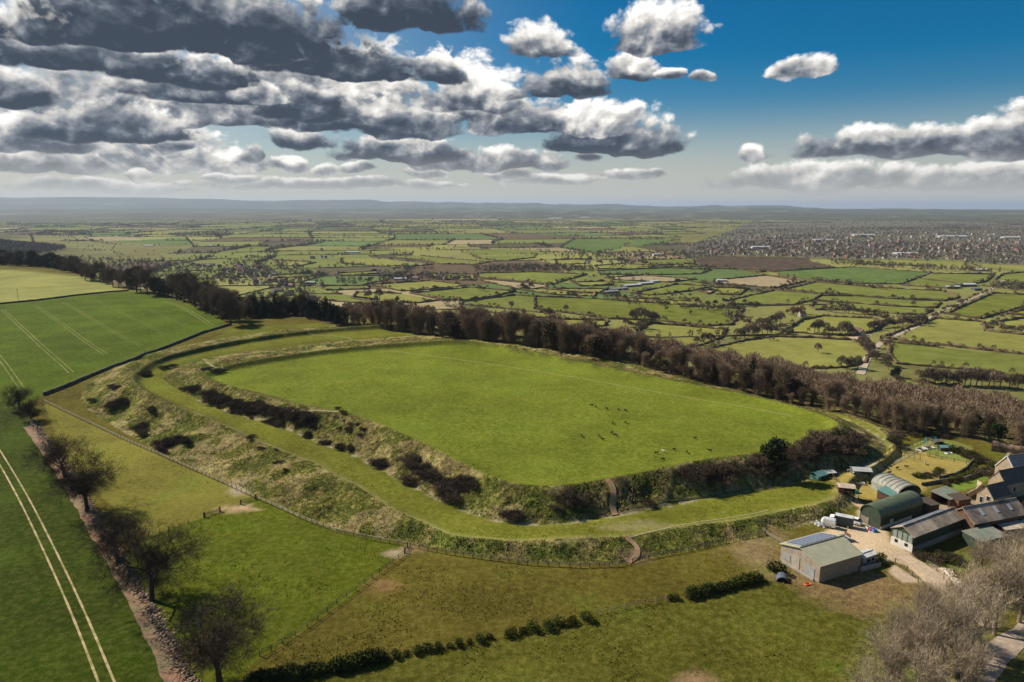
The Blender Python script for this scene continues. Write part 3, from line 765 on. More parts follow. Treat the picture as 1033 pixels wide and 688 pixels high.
# ---- woodland trees on the scarp
WOOD = [bare_tree('woodland_tree', 51+i, 15.0, levels=3, nch=4, trunk=.19, spread=.44, up=.26, twn=10, twl=1.6, tww=.085, sc=.75, tn=.48, tup=.22, under=900, bark=M_BARK, twig=M_TWIG_WOOD, ratio=.70, k=4) for i in range(5)]
BEECH = [bare_tree('beech_tree', 71+i, 20.0, levels=4, nch=3, trunk=.26, spread=.50, up=.14, twn=9, twl=1.5, tww=.12, sc=.6, bark=M_BARK, twig=M_TWIG_WOOD, ratio=.72, k=5) for i in range(2)]
CONI = []
for i in range(2):
    bl = [((0, 0, 3+q*2.1), (3.3-q*.42, 3.3-q*.42, 1.9)) for q in range(6)]
    CONI.append(leafy('pine_tree', 81+i, bl, 2600, .38, M_EVER, trunk_h=5, trunk_r=.3, part='crown'))
EVER = []
for i in range(2):
    rg = np.random.default_rng(91+i)
    bl = [((rg.normal(0, 1.8), rg.normal(0, 1.8), 4+rg.uniform(0, 4.5)), (rg.uniform(1.6, 2.8),)*2+(rg.uniform(1.5, 2.4),)) for q in range(8)]+[((0, 0, 3.5), (3.6, 3.6, 3.2))]
    EVER.append(leafy('ivy_tree', 93+i, bl, 2600, .36, [M_EVER, M_OLIVE][i], trunk_h=4, trunk_r=.35, part='crown'))
def region(px):
    if px < 235: return 'behind the tramlined green field'
    if px < 350: return 'behind the meadow beyond the fort'
    if px < 520: return 'behind the far left rim of the fort'
    if px < 700: return 'behind the middle of the fort'
    if px < 850: return 'behind the right part of the fort'
    if px < 960: return 'above the paddock and playground'
    return 'above the stone farmhouses'
cnt = 0
RW = random.Random(5)
def edge_at(az, off):
    r = np.interp(az, E_AZ, E_R)+off/0.85; return r*math.sin(az), r*math.cos(az)
# front rows stand alone as things, deeper rows are one mass
wood_mass = []
az = P(238, 300, 0); az = math.atan2(*az)
azR = math.atan2(*P(1075, 300, 0))
while az < azR:
    rr = float(np.interp(az, E_AZ, E_R)); px = 516.5+F*math.tan(az)/math.cos(PITCH)*0.985
    px = 516.5+F*math.tan(az)*(math.cos(PITCH)+0.0)
    depth = 34 if px < 350 else (62 if px < 600 else (85 if px < 760 else (150 if px < 880 else 190)))
    step = 5.2
    off = 2+RW.uniform(0, 4); row = 0
    while off < depth:
        a2 = az+RW.uniform(-.5, .5)*step/rr; x, y = edge_at(a2, off)
        hmax = (14 if px < 350 else 15.5 if px < 480 else 16.5 if px < 640 else 14 if px < 800 else 11.5)
        h = hmax*RW.choice([RW.uniform(.45, .75), RW.uniform(.7, 1.0), RW.uniform(.75, 1.0), RW.uniform(.9, 1.15)])
        if row == 0 and RW.random() < .35: h *= .55
        kind = RW.random()
        dark = px < 350 or 745 < px < 850
        if dark and kind < (.75 if px < 350 else .42): pr, nm = RW.choice(CONI+EVER), 'e'
        elif kind < .12: pr, nm = RW.choice(EVER), 'e'
        else: pr, nm = RW.choice(WOOD), 'w'
        front = row < (4 if px < 350 else 2)
        if front and cnt < 290:
            cnt += 1
            if nm == 'w': place(pr, x, y, 'bare brown tree in the wood '+region(px), 'tree', 'bare woodland trees '+region(px), sc=h/15, hs=RW.uniform(.9, 1.1))
            else:
                if pr in CONI: place(pr, x, y, 'dark narrow evergreen tree in the wood '+region(px), 'tree', 'narrow evergreens '+region(px), sc=h/13)
                else: place(pr, x, y, 'dark bushy evergreen tree in the wood '+region(px), 'tree', 'bushy evergreens '+region(px), sc=h/12.5)
        else: wood_mass.append((x, y, h, 0 if nm == 'w' else 1))
        off += RW.uniform(4.5, 7.5)+(off*.02); row += 1
    az += step/rr
print('wood things', cnt, 'mass', len(wood_mass))
def merge_trees(name, items, lods, mat, label, cat, heights=15.0):
    """many distant trees as one mass; items (x, y, h, kind)"""
    items = np.array(items, float); z = zq(items[:, 0], items[:, 1]); V = []; Fs = []; n = 0; rg = np.random.default_rng(len(items))
    for i, (x, y, h, kd) in enumerate(items):
        v, f = lods[int(rg.integers(len(lods)))]
        a = rg.uniform(0, 6.28); c, s = math.cos(a), math.sin(a); k = h/heights; kk = k*rg.uniform(.85, 1.25)
        w = np.empty_like(v); w[:, 0] = (v[:, 0]*c-v[:, 1]*s)*kk+x; w[:, 1] = (v[:, 0]*s+v[:, 1]*c)*kk+y; w[:, 2] = v[:, 2]*k+z[i]
        V.append(w); Fs.append(f+n); n += len(v)
    o = mesh_np(name, np.vstack(V), np.vstack(Fs), mat)
    return tag(o, label, cat, kind='stuff')
def lod_tree(seed, H, n, w, L):
    rg = np.random.default_rng(seed)
    d = unit(rg.normal(0, 1, (n, 3))); d[:, 2] = np.abs(d[:, 2])*1.1-.35
    rr = rg.uniform(.25, 1, n)**.4
    lum = unit(rg.normal(0, 1, (9, 3))); rr *= .72+.4*(np.clip(unit(d)@lum.T, 0, 1)**6).max(1)
    p = np.stack([d[:, 0]*rr*H*.30, d[:, 1]*rr*H*.30, H*.55+d[:, 2]*rr*H*.45], 1)
    dr = unit(d*.7+np.array([0, 0, .7])+rg.normal(0, .4, (n, 3)))
    S = unit(np.cross(dr, rg.normal(0, 1, (n, 3))))*w
    v = np.stack([p-S, p+S, p+dr*L], 1).reshape(-1, 3)
    t = np.array([[-.18, 0, -1.5], [.18, 0, -1.5], [0, .05, H*.7]]); v = np.vstack([v, t])
    return v, np.arange(len(v)).reshape(-1, 3)
lodW = [lod_tree(i, 15., 420, .13, 1.9) for i in range(5)]
merge_trees('woodland', wood_mass, lodW, M_TWIG_WOOD, 'mass of bare brown treetops filling the slope behind the nearer rows of the wood', 'woodland')

# beeches and firs along the far edge of the left fields
for i, (px, py, h) in enumerate([(86, 282.5, 15), (92, 283.5, 14), (114, 289, 15), (120, 290, 14), (128, 291, 13), (138, 295, 20), (149, 297.5, 20), (160, 298, 14), (170, 299.5, 13), (178, 303, 19), (186, 305, 20), (197, 310, 21), (206, 314, 20), (214, 318, 19), (224, 323, 18), (233, 328, 17), (242, 327, 13)]):
    pr = (EVER[1] if px in (160, 170) else BEECH[i % 2]); lab = ['beech with a broad dark brown crown', 'tall dark brown beech'][i % 2]
    where = ('at the far end of the pale field' if px < 100 else 'standing clear at the tip of the pale field' if px < 132 else 'in the pair above the pale field tip' if px < 152 else 'dark and leafy, between the tall beeches' if px < 172 else 'in the tall clump behind the tramlined field')
    place_px(pr, px, py, ('%s %s' % (lab, where)) if px not in (160, 170) else 'ivy covered tree '+where, 'tree', 'trees '+where, sc=1.2*h/(20. if pr in BEECH else 11.))
for i, (px, py) in enumerate([(122, 288), (133, 292), (142, 294), (147, 292), (155, 296), (164, 298), (174, 300), (182, 302), (190, 305), (196, 307), (202, 310), (210, 313), (219, 317), (228, 321), (236, 323), (108, 286), (101, 284), (95, 283), (153, 293), (168, 296), (186, 301), (204, 307), (222, 316)]):
    place_px([BEECH[0], EVER[0], BEECH[1], EVER[1]][i % 4], px, py, ['bare dark beech', 'dark leafy tree'][i % 2]+' filling the belt behind the corner of the tramlined field', 'tree', ['bare', 'leafy'][i % 2]+' trees filling the belt behind the tramlined field', sc=(1.0 if i % 2 == 0 else 1.25)*RW.uniform(.7, 1.05))
far_edge = []
for px in np.arange(-30, 92, 2.5):
    for k in range(2): far_edge.append((px, k))
for px, k in far_edge:
    a = math.atan2((px-516.5)/F, math.cos(PITCH)); x, y = edge_at(a, 5+k*9+RW.uniform(0, 5)); pr = EVER[RW.random() < .4] if RW.random() < .6 else BEECH[k]
    hh = RW.choice([8, 12, 15, 18, 21])*RW.uniform(.85, 1.1)
    place(pr, x, y, ('dark leafy tree' if pr in EVER else 'bare dark brown tree')+' in the belt along the top of the pale field', 'tree', ('leafy' if pr in EVER else 'bare')+' trees in the belt along the pale field', sc=hh/(20. if pr in BEECH else 11.))

# ---- shrubs on the banks
SHRUB = []
for i in range(3):
    rg = np.random.default_rng(120+i); root = empty('scrub_bush', (0, 0, 0)); V = []; Fs = []; n = 0
    for q in range(6):
        c = np.array([rg.normal(0, .7), rg.normal(0, .7), .35]); d = unit(rg.normal(0, 1, (240, 3))); d[:, 2] = np.abs(d[:, 2])
        p = c+d*rg.uniform(.3, 1.0, (240, 1)); v, f = twig_tris(rg, p, d, 1, .55, .07, .05); V.append(v); Fs.append(f+n); n += len(v)
    mesh_part('twigs', np.vstack(V), np.vstack(Fs), M_SCRUB, root)
    v, f = tubes_np([(np.array([0, 0, -.2]), np.array([rg.normal(0, .5), rg.normal(0, .5), .9]), .06, .03, 0) for _ in range(5)], 4); mesh_part('stem', v, f, M_BARK, root)
    SHRUB.append(root)
GBUSH = [leafy('green_bush', 140+i, [((0, 0, .8), (1.2, 1.1, 1.0)), ((.8, .3, .6), (.8, .7, .7)), ((-.7, -.4, .7), (.8, .8, .8))], 700, .14, M_BUSHG, trunk_h=.8, trunk_r=.09) for i in range(2)]
# strips of dense dark scrub: (points on the photo, number, spread in px, size, where)
strips = [
 ([(186, 391), (205, 398), (225, 403)], 20, 3, 1.5, 'at the left bend of the inner bank'),
 ([(212, 401), (235, 408), (262, 413), (290, 419), (316, 425)], 64, 4.5, 1.9, 'in the long dark thicket on the inner bank'),
 ([(200, 405), (240, 418), (262, 424), (282, 430)], 20, 1.0, 1.2, 'at the foot of the inner bank below the long dark thicket'),
 ([(142, 380), (150, 377), (165, 372), (176, 370)], 14, 2, 1.5, 'at the left bend of the outer bank'),
 ([(106, 391), (118, 391)], 6, 2, 1.4, 'on the outer bank near the field corner'),
 ([(106, 411), (128, 404)], 14, 3, 1.6, 'in the dark clump on the outer bank by the left bend'),
 ([(138, 434), (146, 437)], 8, 3, 1.7, 'in the round clump low on the outer bank'),
 ([(164, 451), (172, 445), (188, 441)], 16, 4, 1.9, 'in the larger clump above the pale field fence'),
 ([(143, 416), (156, 412)], 6, 1.5, 1.2, 'on the brow of the outer bank, left part'),
 ([(309, 440), (314, 442)], 4, 1, 1.6, 'at the ditch just past the gap in the inner bank'), ([(325, 447), (331, 449)], 4, 1, 1.4, 'at the ditch below the tussocky bank'), ([(342, 452), (355, 456)], 6, 1, 1.3, 'in the ditch below the tussocky bank, left of the bare scree'),
 ([(381, 467), (387, 471)], 5, 1.4, 1.8, 'in the ditch right of the bare scree'), ([(408, 484), (417, 491)], 6, 1.2, 1.5, 'in the ditch below the big bank clumps'),
 ([(412, 468), (424, 476), (434, 483)], 20, 5, 2.1, 'in the left one of two big clumps on the inner bank'), ([(444, 497), (460, 495), (476, 488)], 26, 6, 2.3, 'in the right one of two big clumps on the inner bank'),
 ([(512, 524), (521, 522)], 6, 2, 1.7, 'alone at the foot of the bank below the rounded corner'), ([(648, 509), (656, 508)], 4, 1, 1.4, 'at the foot of the bank right of the red path'),
 ([(560, 508), (590, 502)], 18, 5, 1.5, 'on the shaded bank left of the red path'),
 ([(690, 482), (712, 478), (738, 479)], 34, 6, 2.4, 'in the dark thicket right of the red path'),
 ([(800, 462), (822, 456), (850, 450), (872, 446)], 46, 7, 2.5, 'in the brown thicket at the right end of the fort'),
 ([(760, 470), (775, 468)], 12, 5, 2.0, 'beside the lone dark evergreen on the bank'),
 ([(228, 376), (205, 372)], 8, 1.5, 1.4, 'at the left end of the far rampart'),
 ([(337, 416), (350, 424), (362, 432), (345, 432)], 18, 6, .9, 'scattered over the tussocky bank right of the gap'),
 ([(92, 405), (92, 405.5)], 2, .8, 1.4, 'low on the outer bank by the fence corner'), ([(252, 442), (253, 442)], 2, .6, 1.3, 'alone on the brow of the outer bank'), ([(262, 453), (263, 453)], 2, 1, 1.2, 'alone above the bare patch of the outer bank'), ([(260, 452), (320, 485)], 8, 8, .7, 'on the outer bank above the gate'),
]
for pts, n, spr, size, where in strips:
    pts = np.array(pts, float)
    for k in range(max(1, int(n*(1.1 if 'thicket on the inner' in where else .60)+.5))):
        t = RW.uniform(0, len(pts)-1.001); i = int(t); q = pts[i]*(1-(t-i))+pts[i+1]*(t-i)
        q = q+np.array([RW.gauss(0, spr*.5), RW.gauss(0, spr*.6)])
        place_px(SHRUB[k % 3], q[0], q[1], 'dark leafless scrub bush '+where, 'bush', 'scrub bushes '+where, sc=size*RW.uniform(.6, 1.1)*.84, hs=RW.uniform(.65, 1.0))
# lone evergreen and green bushes
place_px(EVER[0], 785, 476, 'rounded dark evergreen tree standing alone on the bank at the right end of the fort', 'tree', None, sc=1.0)
# hedge lines of leafy bushes across the bottom field
def hedge_bushes(pts, n, size, where, spr=0.6, proto=GBUSH, jit=.3):
    pts = np.array(pts, float); seg = np.hypot(*np.diff(pts, axis=0).T); cum = np.concatenate([[0], np.cumsum(seg)])
    for k in range(n):
        t = (k+.5)/n*cum[-1]; i = min(len(seg)-1, int(np.searchsorted(cum, t)-1)); u = (t-cum[i])/seg[i]; q = pts[i]*(1-u)+pts[i+1]*u
        place_px(proto[k % len(proto)], q[0]+RW.gauss(0, spr), q[1]+RW.gauss(0, spr*.5), 'dark green leafy bush '+where, 'bush', 'leafy bushes '+where, sc=size*RW.uniform(1-jit, 1+jit))
hedge_bushes([(250, 690), (300, 682), (345, 675), (388, 664)], 38, 1.05, 'in the continuous hedge at the bottom edge', .8)
hedge_bushes([(395, 664), (420, 659), (445, 655), (475, 649), (500, 643)], 10, .72, 'in the broken hedge across the bottom field, left part', .5, jit=.35)
hedge_bushes([(508, 642), (526, 638), (544, 635), (566, 631), (598, 625)], 7, .85, 'in the broken hedge across the bottom field, before the fence begins', 1)
hedge_bushes([(674, 605), (684, 604)], 2, .8, 'at the left end of the dense hedge near the barn', .3)
hedge_bushes([(694, 603), (715, 598), (740, 592), (768, 585)], 20, 1.0, 'in the dense hedge leading to the barn', .6)
place_px(GBUSH[0], 783, 577, 'round leafy bush beside the pig ark and the barn', 'bush', None, sc=1.5)
place_px(GBUSH[1], 887, 566, 'round leafy bush at the end of the low wall behind the barn', 'bush', None, sc=1.2)

# ---------------------------------------------------------------- the vale: fields, hedges, trees, villages
def field_mat(name, c): return ground_mat(name, attr=False, color=c)
FM = dict(g=field_mat('green_field', (0.160, 0.180, 0.032)), y=field_mat('yellow_green_field', (0.225, 0.222, 0.050)), d=field_mat('deep_green_field', (0.095, 0.145, 0.032)),
          b=field_mat('ploughed_field', (0.075, 0.048, 0.034)), t=field_mat('stubble_field', (0.33, 0.255, 0.15)), k=field_mat('shaded_pasture', (0.130, 0.145, 0.018)))
VF = [
 ('g', [(480, 276), (540, 274.5), (592, 277), (557, 287), (546, 286), (484, 280)]), ('t', [(484, 281.5), (550, 287.5), (552, 291.5), (520, 291), (490, 285)]),
 ('b', [(700, 262), (720, 258), (816, 260), (818, 264), (841, 269.5), (784, 274), (749, 272), (715, 271), (700, 267)]),
 ('d', [(841, 270.5), (862, 269.5), (940, 275.5), (908, 287), (860, 286), (823, 283), (790, 279), (784, 275.5), (775, 274.5)]),
 ('g', [(941, 276), (1003, 277), (995, 284), (960, 291.5), (910, 288)]), ('y', [(760, 275), (773, 274.5), (788, 279.5), (812, 283.5), (795, 281), (770, 277.5)]),
 ('t', [(720, 283), (773, 278), (795, 282), (812, 284), (781, 291), (761.5, 289), (720, 286)]), ('g', [(730, 304.5), (781, 293), (829, 297), (821, 302.5), (800, 308), (760, 307.5), (735, 307.5)]),
 ('g', [(790, 292.5), (822, 285), (860, 288), (905, 291.5), (950, 293.5), (968, 300), (952, 304), (905, 301.5), (860, 298), (830, 296)]),
 ('g', [(829, 298.5), (860, 299), (905, 302.5), (950, 305), (943, 311), (905, 309.5), (860, 306), (824, 303.5)]), ('g', [(822, 304.5), (860, 307), (905, 310.5), (941, 312.5), (932, 318), (905, 317), (860, 313), (824, 313), (818, 310)]),
 ('k', [(540, 299.5), (598, 301.5), (637, 304.5), (700, 308.5), (750, 312), (738, 328), (710, 329), (656, 323), (615, 322), (580, 317), (540, 312)]),
 ('y', [(565, 322.5), (613, 323.5), (610, 329), (580, 331), (555, 325)]), ('y', [(656, 326.5), (690, 329), (733, 333), (728, 341), (700, 350), (680, 352), (650, 344), (642, 335)]),
 ('y', [(716, 352), (745, 345), (779, 340), (820, 341), (860, 343.5), (872, 350), (877, 358), (873, 366), (850, 371), (810, 372), (775, 368), (740, 362)]),
 ('g', [(736, 364), (775, 370), (810, 374.5), (835, 378), (800, 384), (740, 376)]),
 ('y', [(889, 341.5), (915, 331.5), (944, 321.5), (992, 325), (994, 334), (1033, 338), (1075, 340), (1075, 361), (1027, 357), (948, 348.5)]),
 ('g', [(888, 344.5), (948, 350.5), (1027, 359), (1075, 363), (1075, 386), (1033, 381), (990, 374), (940, 370), (905, 367), (897, 357), (899, 350)]),
 ('g', [(902, 383), (920, 385), (968, 390), (962, 396), (918, 395)]),
 ('k', [(954, 317), (975, 307.5), (1002, 296), (1075, 299.5), (1075, 306), (1033, 309), (1010, 316), (990, 322)]), ('y', [(1015, 317), (1033, 312.5), (1075, 308), (1075, 321.5), (1033, 318.5)]),
 ('y', [(1006, 325), (1033, 321), (1075, 324), (1075, 334), (1010, 331)]), ('g', [(1003, 283), (1012, 276.5), (1033, 275), (1075, 274.5), (1075, 287), (1033, 287.5), (1010, 287.5)]),
 ('y', [(980, 266), (1033, 268), (1075, 270), (1075, 273), (1033, 272), (985, 269.5)]), ('y', [(865, 262.5), (975, 264.5), (973, 268.5), (930, 268.5), (865, 266.5)]),
 ('y', [(790, 335), (810, 323), (830, 319), (880, 321.5), (893, 327), (880, 335), (862, 339), (830, 338)]), ('g', [(465, 254.5), (503, 251), (550, 253), (560, 256), (545, 257), (520, 256.5), (478, 258)]),
 ('g', [(478, 259), (542, 257), (540, 260), (507, 263.5), (484, 261.5)]), ('g', [(385, 259), (424, 258), (494, 264.5), (480, 267), (445, 266.5), (425, 262.5)]), ('y', [(345, 261), (383, 260.5), (437, 267), (400, 270), (345, 266)]),
 ('y', [(372, 287.5), (433, 283.5), (474, 288), (437, 292), (405, 294)]), ('g', [(414, 296), (474, 290), (520, 294), (495, 300), (465, 303.5), (440, 301.5)]), ('y', [(360, 295), (405, 296.5), (445, 303), (420, 306), (380, 305), (355, 301)]),
 ('g', [(466, 305), (520, 298), (539, 299.5), (539, 312), (560, 316.5), (545, 315.5), (500, 310.5), (466, 307.5)]), ('y', [(451, 309), (505, 312), (550, 316.5), (560, 321), (540, 321), (500, 316), (470, 313)]),
 ('y', [(520, 292), (545, 291.3), (600, 296.2), (600, 299), (560, 297.5)]), ('y', [(577, 285), (610, 284), (619, 288), (586, 289)]), ('y', [(561, 291.5), (613, 291.5), (604, 296), (580, 296)]),
 ('t', [(610, 280.5), (648, 278), (703, 282), (675, 285), (620, 282.5)]), ('d', [(602, 273.5), (675, 270.5), (718, 272.5), (706, 276.5), (664, 277.5), (606, 277)]), ('y', [(600, 268.5), (627, 266), (660, 268), (654, 271.5), (604, 271.5)]),
 ('d', [(565, 250), (580, 241), (637, 241), (625, 251.5), (598, 254.5), (578, 252.5)]), ('d', [(631, 248), (641, 241.5), (687, 242), (648, 248.5)]), ('g', [(637, 296.5), (683, 287), (720, 289), (695, 294), (660, 298)]),
 ('t', [(703, 293.5), (724, 292.5), (715, 297)]), ('y', [(620, 300.3), (700, 304.3), (710, 307.6), (640, 304)]), ('g', [(263, 278), (315, 276), (320, 279), (273, 281)]), ('y', [(275, 262), (319, 265), (300, 269), (285, 268)]),
 ('g', [(308, 296), (345, 297), (380, 301), (375, 307), (330, 303.5)]), ('g', [(319, 289), (372, 288.3), (371, 292), (330, 293)]), ('g', [(298, 307), (325, 312), (318, 322), (300, 318)]), ('g', [(339, 276), (380, 273.5), (385, 276), (345, 278)]),
 ('g', [(201, 257.5), (240, 253.5), (232, 259), (219, 261)]), ('d', [(85, 240), (188, 240), (194, 247), (124, 248), (93, 244)]), ('t', [(33, 253), (116, 250), (112, 255), (60, 256)]), ('g', [(31, 240), (75, 240), (80, 246), (35, 247)]),
 ('y', [(114, 256.5), (182, 253), (180, 257), (125, 259)]), ('y', [(161, 259.5), (196, 258.5), (190, 262.5), (165, 262.5)]), ('y', [(430, 276), (478, 277), (480, 283), (440, 282)]), ('y', [(384, 250), (460, 249), (455, 253), (400, 254)]),
 ('y', [(560, 262), (596, 261), (590, 266), (562, 267)]), ('g', [(640, 263), (690, 261), (698, 266), (665, 268)]), ('y', [(720, 290.5), (755, 291), (745, 298), (722, 297)]),
 ('g', [(690, 357), (712, 354), (733, 362), (730, 370), (700, 366)]),
]
M_TWIG_VALE = leaf_mat('vale_twigs', (0.20, 0.148, 0.098), rand=.4, c2=(0.15, 0.12, 0.075))
VZ = VALE
hand = []; hedge_lines = []
for k, (c, pts) in enumerate(VF):
    w = PX(pts, VZ); hand.append(w)
    mb = MB(); mb.poly([(x, y, VZ+.25) for x, y in (w if True else w)])
    o = mb.build('field', FM[c]); o['kind'] = 'structure'
    me = o.data
    if me.polygons[0].normal.z < 0: me.flip_normals()
    for a, b in zip(w, np.roll(w, -1, 0)):
        mid = (a+b)/2; L = np.hypot(*(b-a))
        if L < 18: continue
        if any(np.hypot(*(m2-mid)) < 14+L*.06 for m2, _ in hedge_lines): continue
        hedge_lines.append((mid, (a, b)))
print('hedge lines', len(hedge_lines))
hr = np.random.default_rng(21)
def hedge_mesh(a, b, h, w, step, z=None, wob=None):
    L = np.hypot(*(b-a)); n = max(3, int(L/step)+1); t = np.linspace(0, 1, n)[:, None]; c = a*(1-t)+b*t
    d = (b-a)/L; nn = np.array([-d[1], d[0]]); c = c+nn*(hr.normal(0, w*.15 if wob is None else wob, (n, 1)))
    zz = zq(c[:, 0], c[:, 1]) if z is None else np.full(n, z)
    hh = h*np.clip(hr.gamma(9, 1/9., n), .35, 2.0); ww = w*hr.uniform(.7, 1.3, n)
    P_ = []
    for off, k in ((-.5, 0), (-.55, .55), (-.1, 1.), (.35, .9), (.55, .4), (.5, 0)):
        P_.append(np.column_stack([c+nn*(off*ww[:, None])+hr.normal(0, .12*w, (n, 2)), zz-.1+hh*k*hr.uniform(.85, 1.1, n)]))
    V = np.stack(P_, 1).reshape(-1, 3); F = []
    i = np.arange(n-1)*6
    for q in range(5): F.append(np.stack([i+q, i+6+q, i+7+q, i+q+1], 1))
    return V, np.vstack(F)
M_HEDGE = leaf_mat('hedge_twigs', (0.088, 0.070, 0.032), rand=.3, c2=(0.12, 0.085, 0.045))
def side(px):
    return 'far left' if px < 250 else 'left' if px < 450 else 'middle' if px < 640 else 'right middle' if px < 800 else 'right' if px < 930 else 'far right'
def to_px(x, y, z=VALE):
    dz = z-CAM_H; yc = y*math.cos(PITCH)-dz*math.sin(PITCH); zc = y*math.sin(PITCH)+dz*math.cos(PITCH)
    return 516.5+F*x/yc, 344-F*zc/yc
def dist_name(y): return 'near the foot of the scarp' if y > 320 else 'in the middle of the vale' if y > 280 else 'far out in the vale'
hedge_lines.sort(key=lambda q: np.hypot(*q[0]))
nh = 0
for mid, (a, b) in hedge_lines[:285]:
    r = np.hypot(*mid); V, Fc = hedge_mesh(a, b, 2.4 if r < 900 else 3.2, 3.9, 4 if r < 1200 else 8)
    o = mesh_np('hedge', V, Fc, M_HEDGE); px, py = to_px(*mid)
    where = '%s of the vale %s' % (side(px), '')
    lb = 'dark field hedge, %s side of the view, %s' % (side(px), dist_name(py)); tag(o, lb, 'hedge', 'hedges %s %s' % (side(px), dist_name(py)))
# --- generated field pattern further out, and between the traced fields
cells = []
gr_ = random.Random(12)
def split(x0, x1, y0, y1):
    w, h = x1-x0, y1-y0; cy = (y0+y1)/2; tgt = 240+0.034*cy
    if max(w, h) < tgt*1.35 or (max(w, h) < tgt*2.2 and gr_.random() < .22): cells.append((x0, x1, y0, y1)); return
    f = gr_.uniform(.36, .64)
    if w > h*gr_.uniform(.6, 1.2): m_ = x0+w*f; split(x0, m_, y0, y1); split(m_, x1, y0, y1)
    else: m_ = y0+h*f; split(x0, x1, y0, m_); split(x0, x1, m_, y1)
split(-8200, 8200, 700, 9000)
def warp_(p):
    p = np.asarray(p, float); th = .16; x = p[:, 0]*math.cos(th)-p[:, 1]*math.sin(th); y = p[:, 0]*math.sin(th)+p[:, 1]*math.cos(th)
    return np.stack([x+260*(fbm(p[:, 0]/900+3, p[:, 1]/900, 3)-.5)*1.6, y+260*(fbm(p[:, 0]/800+90, p[:, 1]/800+7, 3)-.5)*1.6], 1)
pal = [(.165, .185, .045)]*6+[(.235, .23, .068)]*5+[(.10, .155, .045)]*2+[(.32, .26, .14)]*2+[(.12, .08, .05)]+[(.08, .07, .04)]*2
FV = []; FF = []; FC = []; nfv = 0; far_hedges = []
def in_any(x, y):
    return any(inside(np.array([x]), np.array([y]), h)[0] for h in hand)
TOWN = [(690, 262), (700, 246), (760, 243), (860, 244), (960, 246), (1080, 250), (1080, 268), (1000, 267), (960, 262), (880, 261), (820, 260), (740, 257)]
TOWNW = PX(TOWN, VALE)
for (x0, xx1, y0, yy1) in cells:
    k = 4; ed = []
    for (ax, ay), (bx, by) in (((x0, y0), (xx1, y0)), ((xx1, y0), (xx1, yy1)), ((xx1, yy1), (x0, yy1)), ((x0, yy1), (x0, y0))):
        for q in range(k): ed.append((ax+(bx-ax)*q/k, ay+(by-ay)*q/k))
    w = warp_(ed); c = w.mean(0); r = np.hypot(*c)
    if abs(math.atan2(c[0], c[1])) > R(44) or r < 900 or r > 8600: continue
    if edge_s(np.array([c[0]]), np.array([c[1]]))[0] < 345+(110 if True else 0): continue
    zc = zq(w[:, 0], w[:, 1])
    if zc.max() > VALE+9: continue
    px, py = to_px(*c)
    town = inside(np.array([c[0]]), np.array([c[1]]), TOWNW)[0] or (px > 690 and py < 247 and gr_.random() < .75)
    if not town:
        col_ = np.array(gr_.choice(pal))*gr_.uniform(.85, 1.12)
        n = len(w); FV.append(np.column_stack([w, np.full(n, VALE+.14 if r < 6000 else 0)])); FV[-1][:, 2] = zc+.14
        FF.append(list(range(nfv, nfv+n))); FC.append(np.tile(col_, (n, 1))); nfv += n
    if not town:
        for q in (0, k):   # two of four sides each, the neighbours bring the others
            far_hedges.append((w[q], w[q+2], w[q+4 if q+4 < len(w) else 0]))
fv = np.vstack(FV); me = bpy.data.meshes.new('distant_fields'); me.from_pydata(fv.tolist(), [], FF); me.update(); me.materials.append(M_GROUND)
o = bpy.data.objects.new('distant_fields', me); col.objects.link(o); vcol(o, 'Col', np.vstack(FC)); vcol(o, 'tus', np.full(len(fv), .15)); o['kind'] = 'structure'
print('gen fields', len(FF), 'hedges', len(far_hedges))
V = []; Fs = []; n = 0; tree_pts = []
for a, b, c in far_hedges:
    r = np.hypot(*b)
    for p, q in ((a, b), (b, c)):
        if inside(np.array([(p[0]+q[0])/2]), np.array([(p[1]+q[1])/2]), TOWNW)[0] or in_any(*((p+q)/2)): continue
        v, f = hedge_mesh(p, q, 1.9+r*.0002, 3.2, 12+r*.004); V.append(v); Fs.append(f+n); n += len(v)
        L = np.hypot(*(q-p)); k = hr.poisson(L/(10+r*.0022)*hr.choice([.1, .4, 1., 2.4]))
        for _ in range(k):
            t = hr.random(); s_p = p*(1-t)+q*t+hr.normal(0, 4, 2)
            tree_pts.append((s_p[0], s_p[1], hr.uniform(6, 13), 0))
        if hr.random() < .10:   # small copse
            cc = p+hr.normal(0, 20, 2)
            for _ in range(14): tree_pts.append((cc[0]+hr.normal(0, 30), cc[1]+hr.normal(0, 22), hr.uniform(8, 14), 0))
tag(mesh_np('hedgerows', np.vstack(V), np.vstack(Fs), M_HEDGE), 'net of far hedgerows dividing the pale green fields out in the vale', 'hedgerows', kind='stuff')
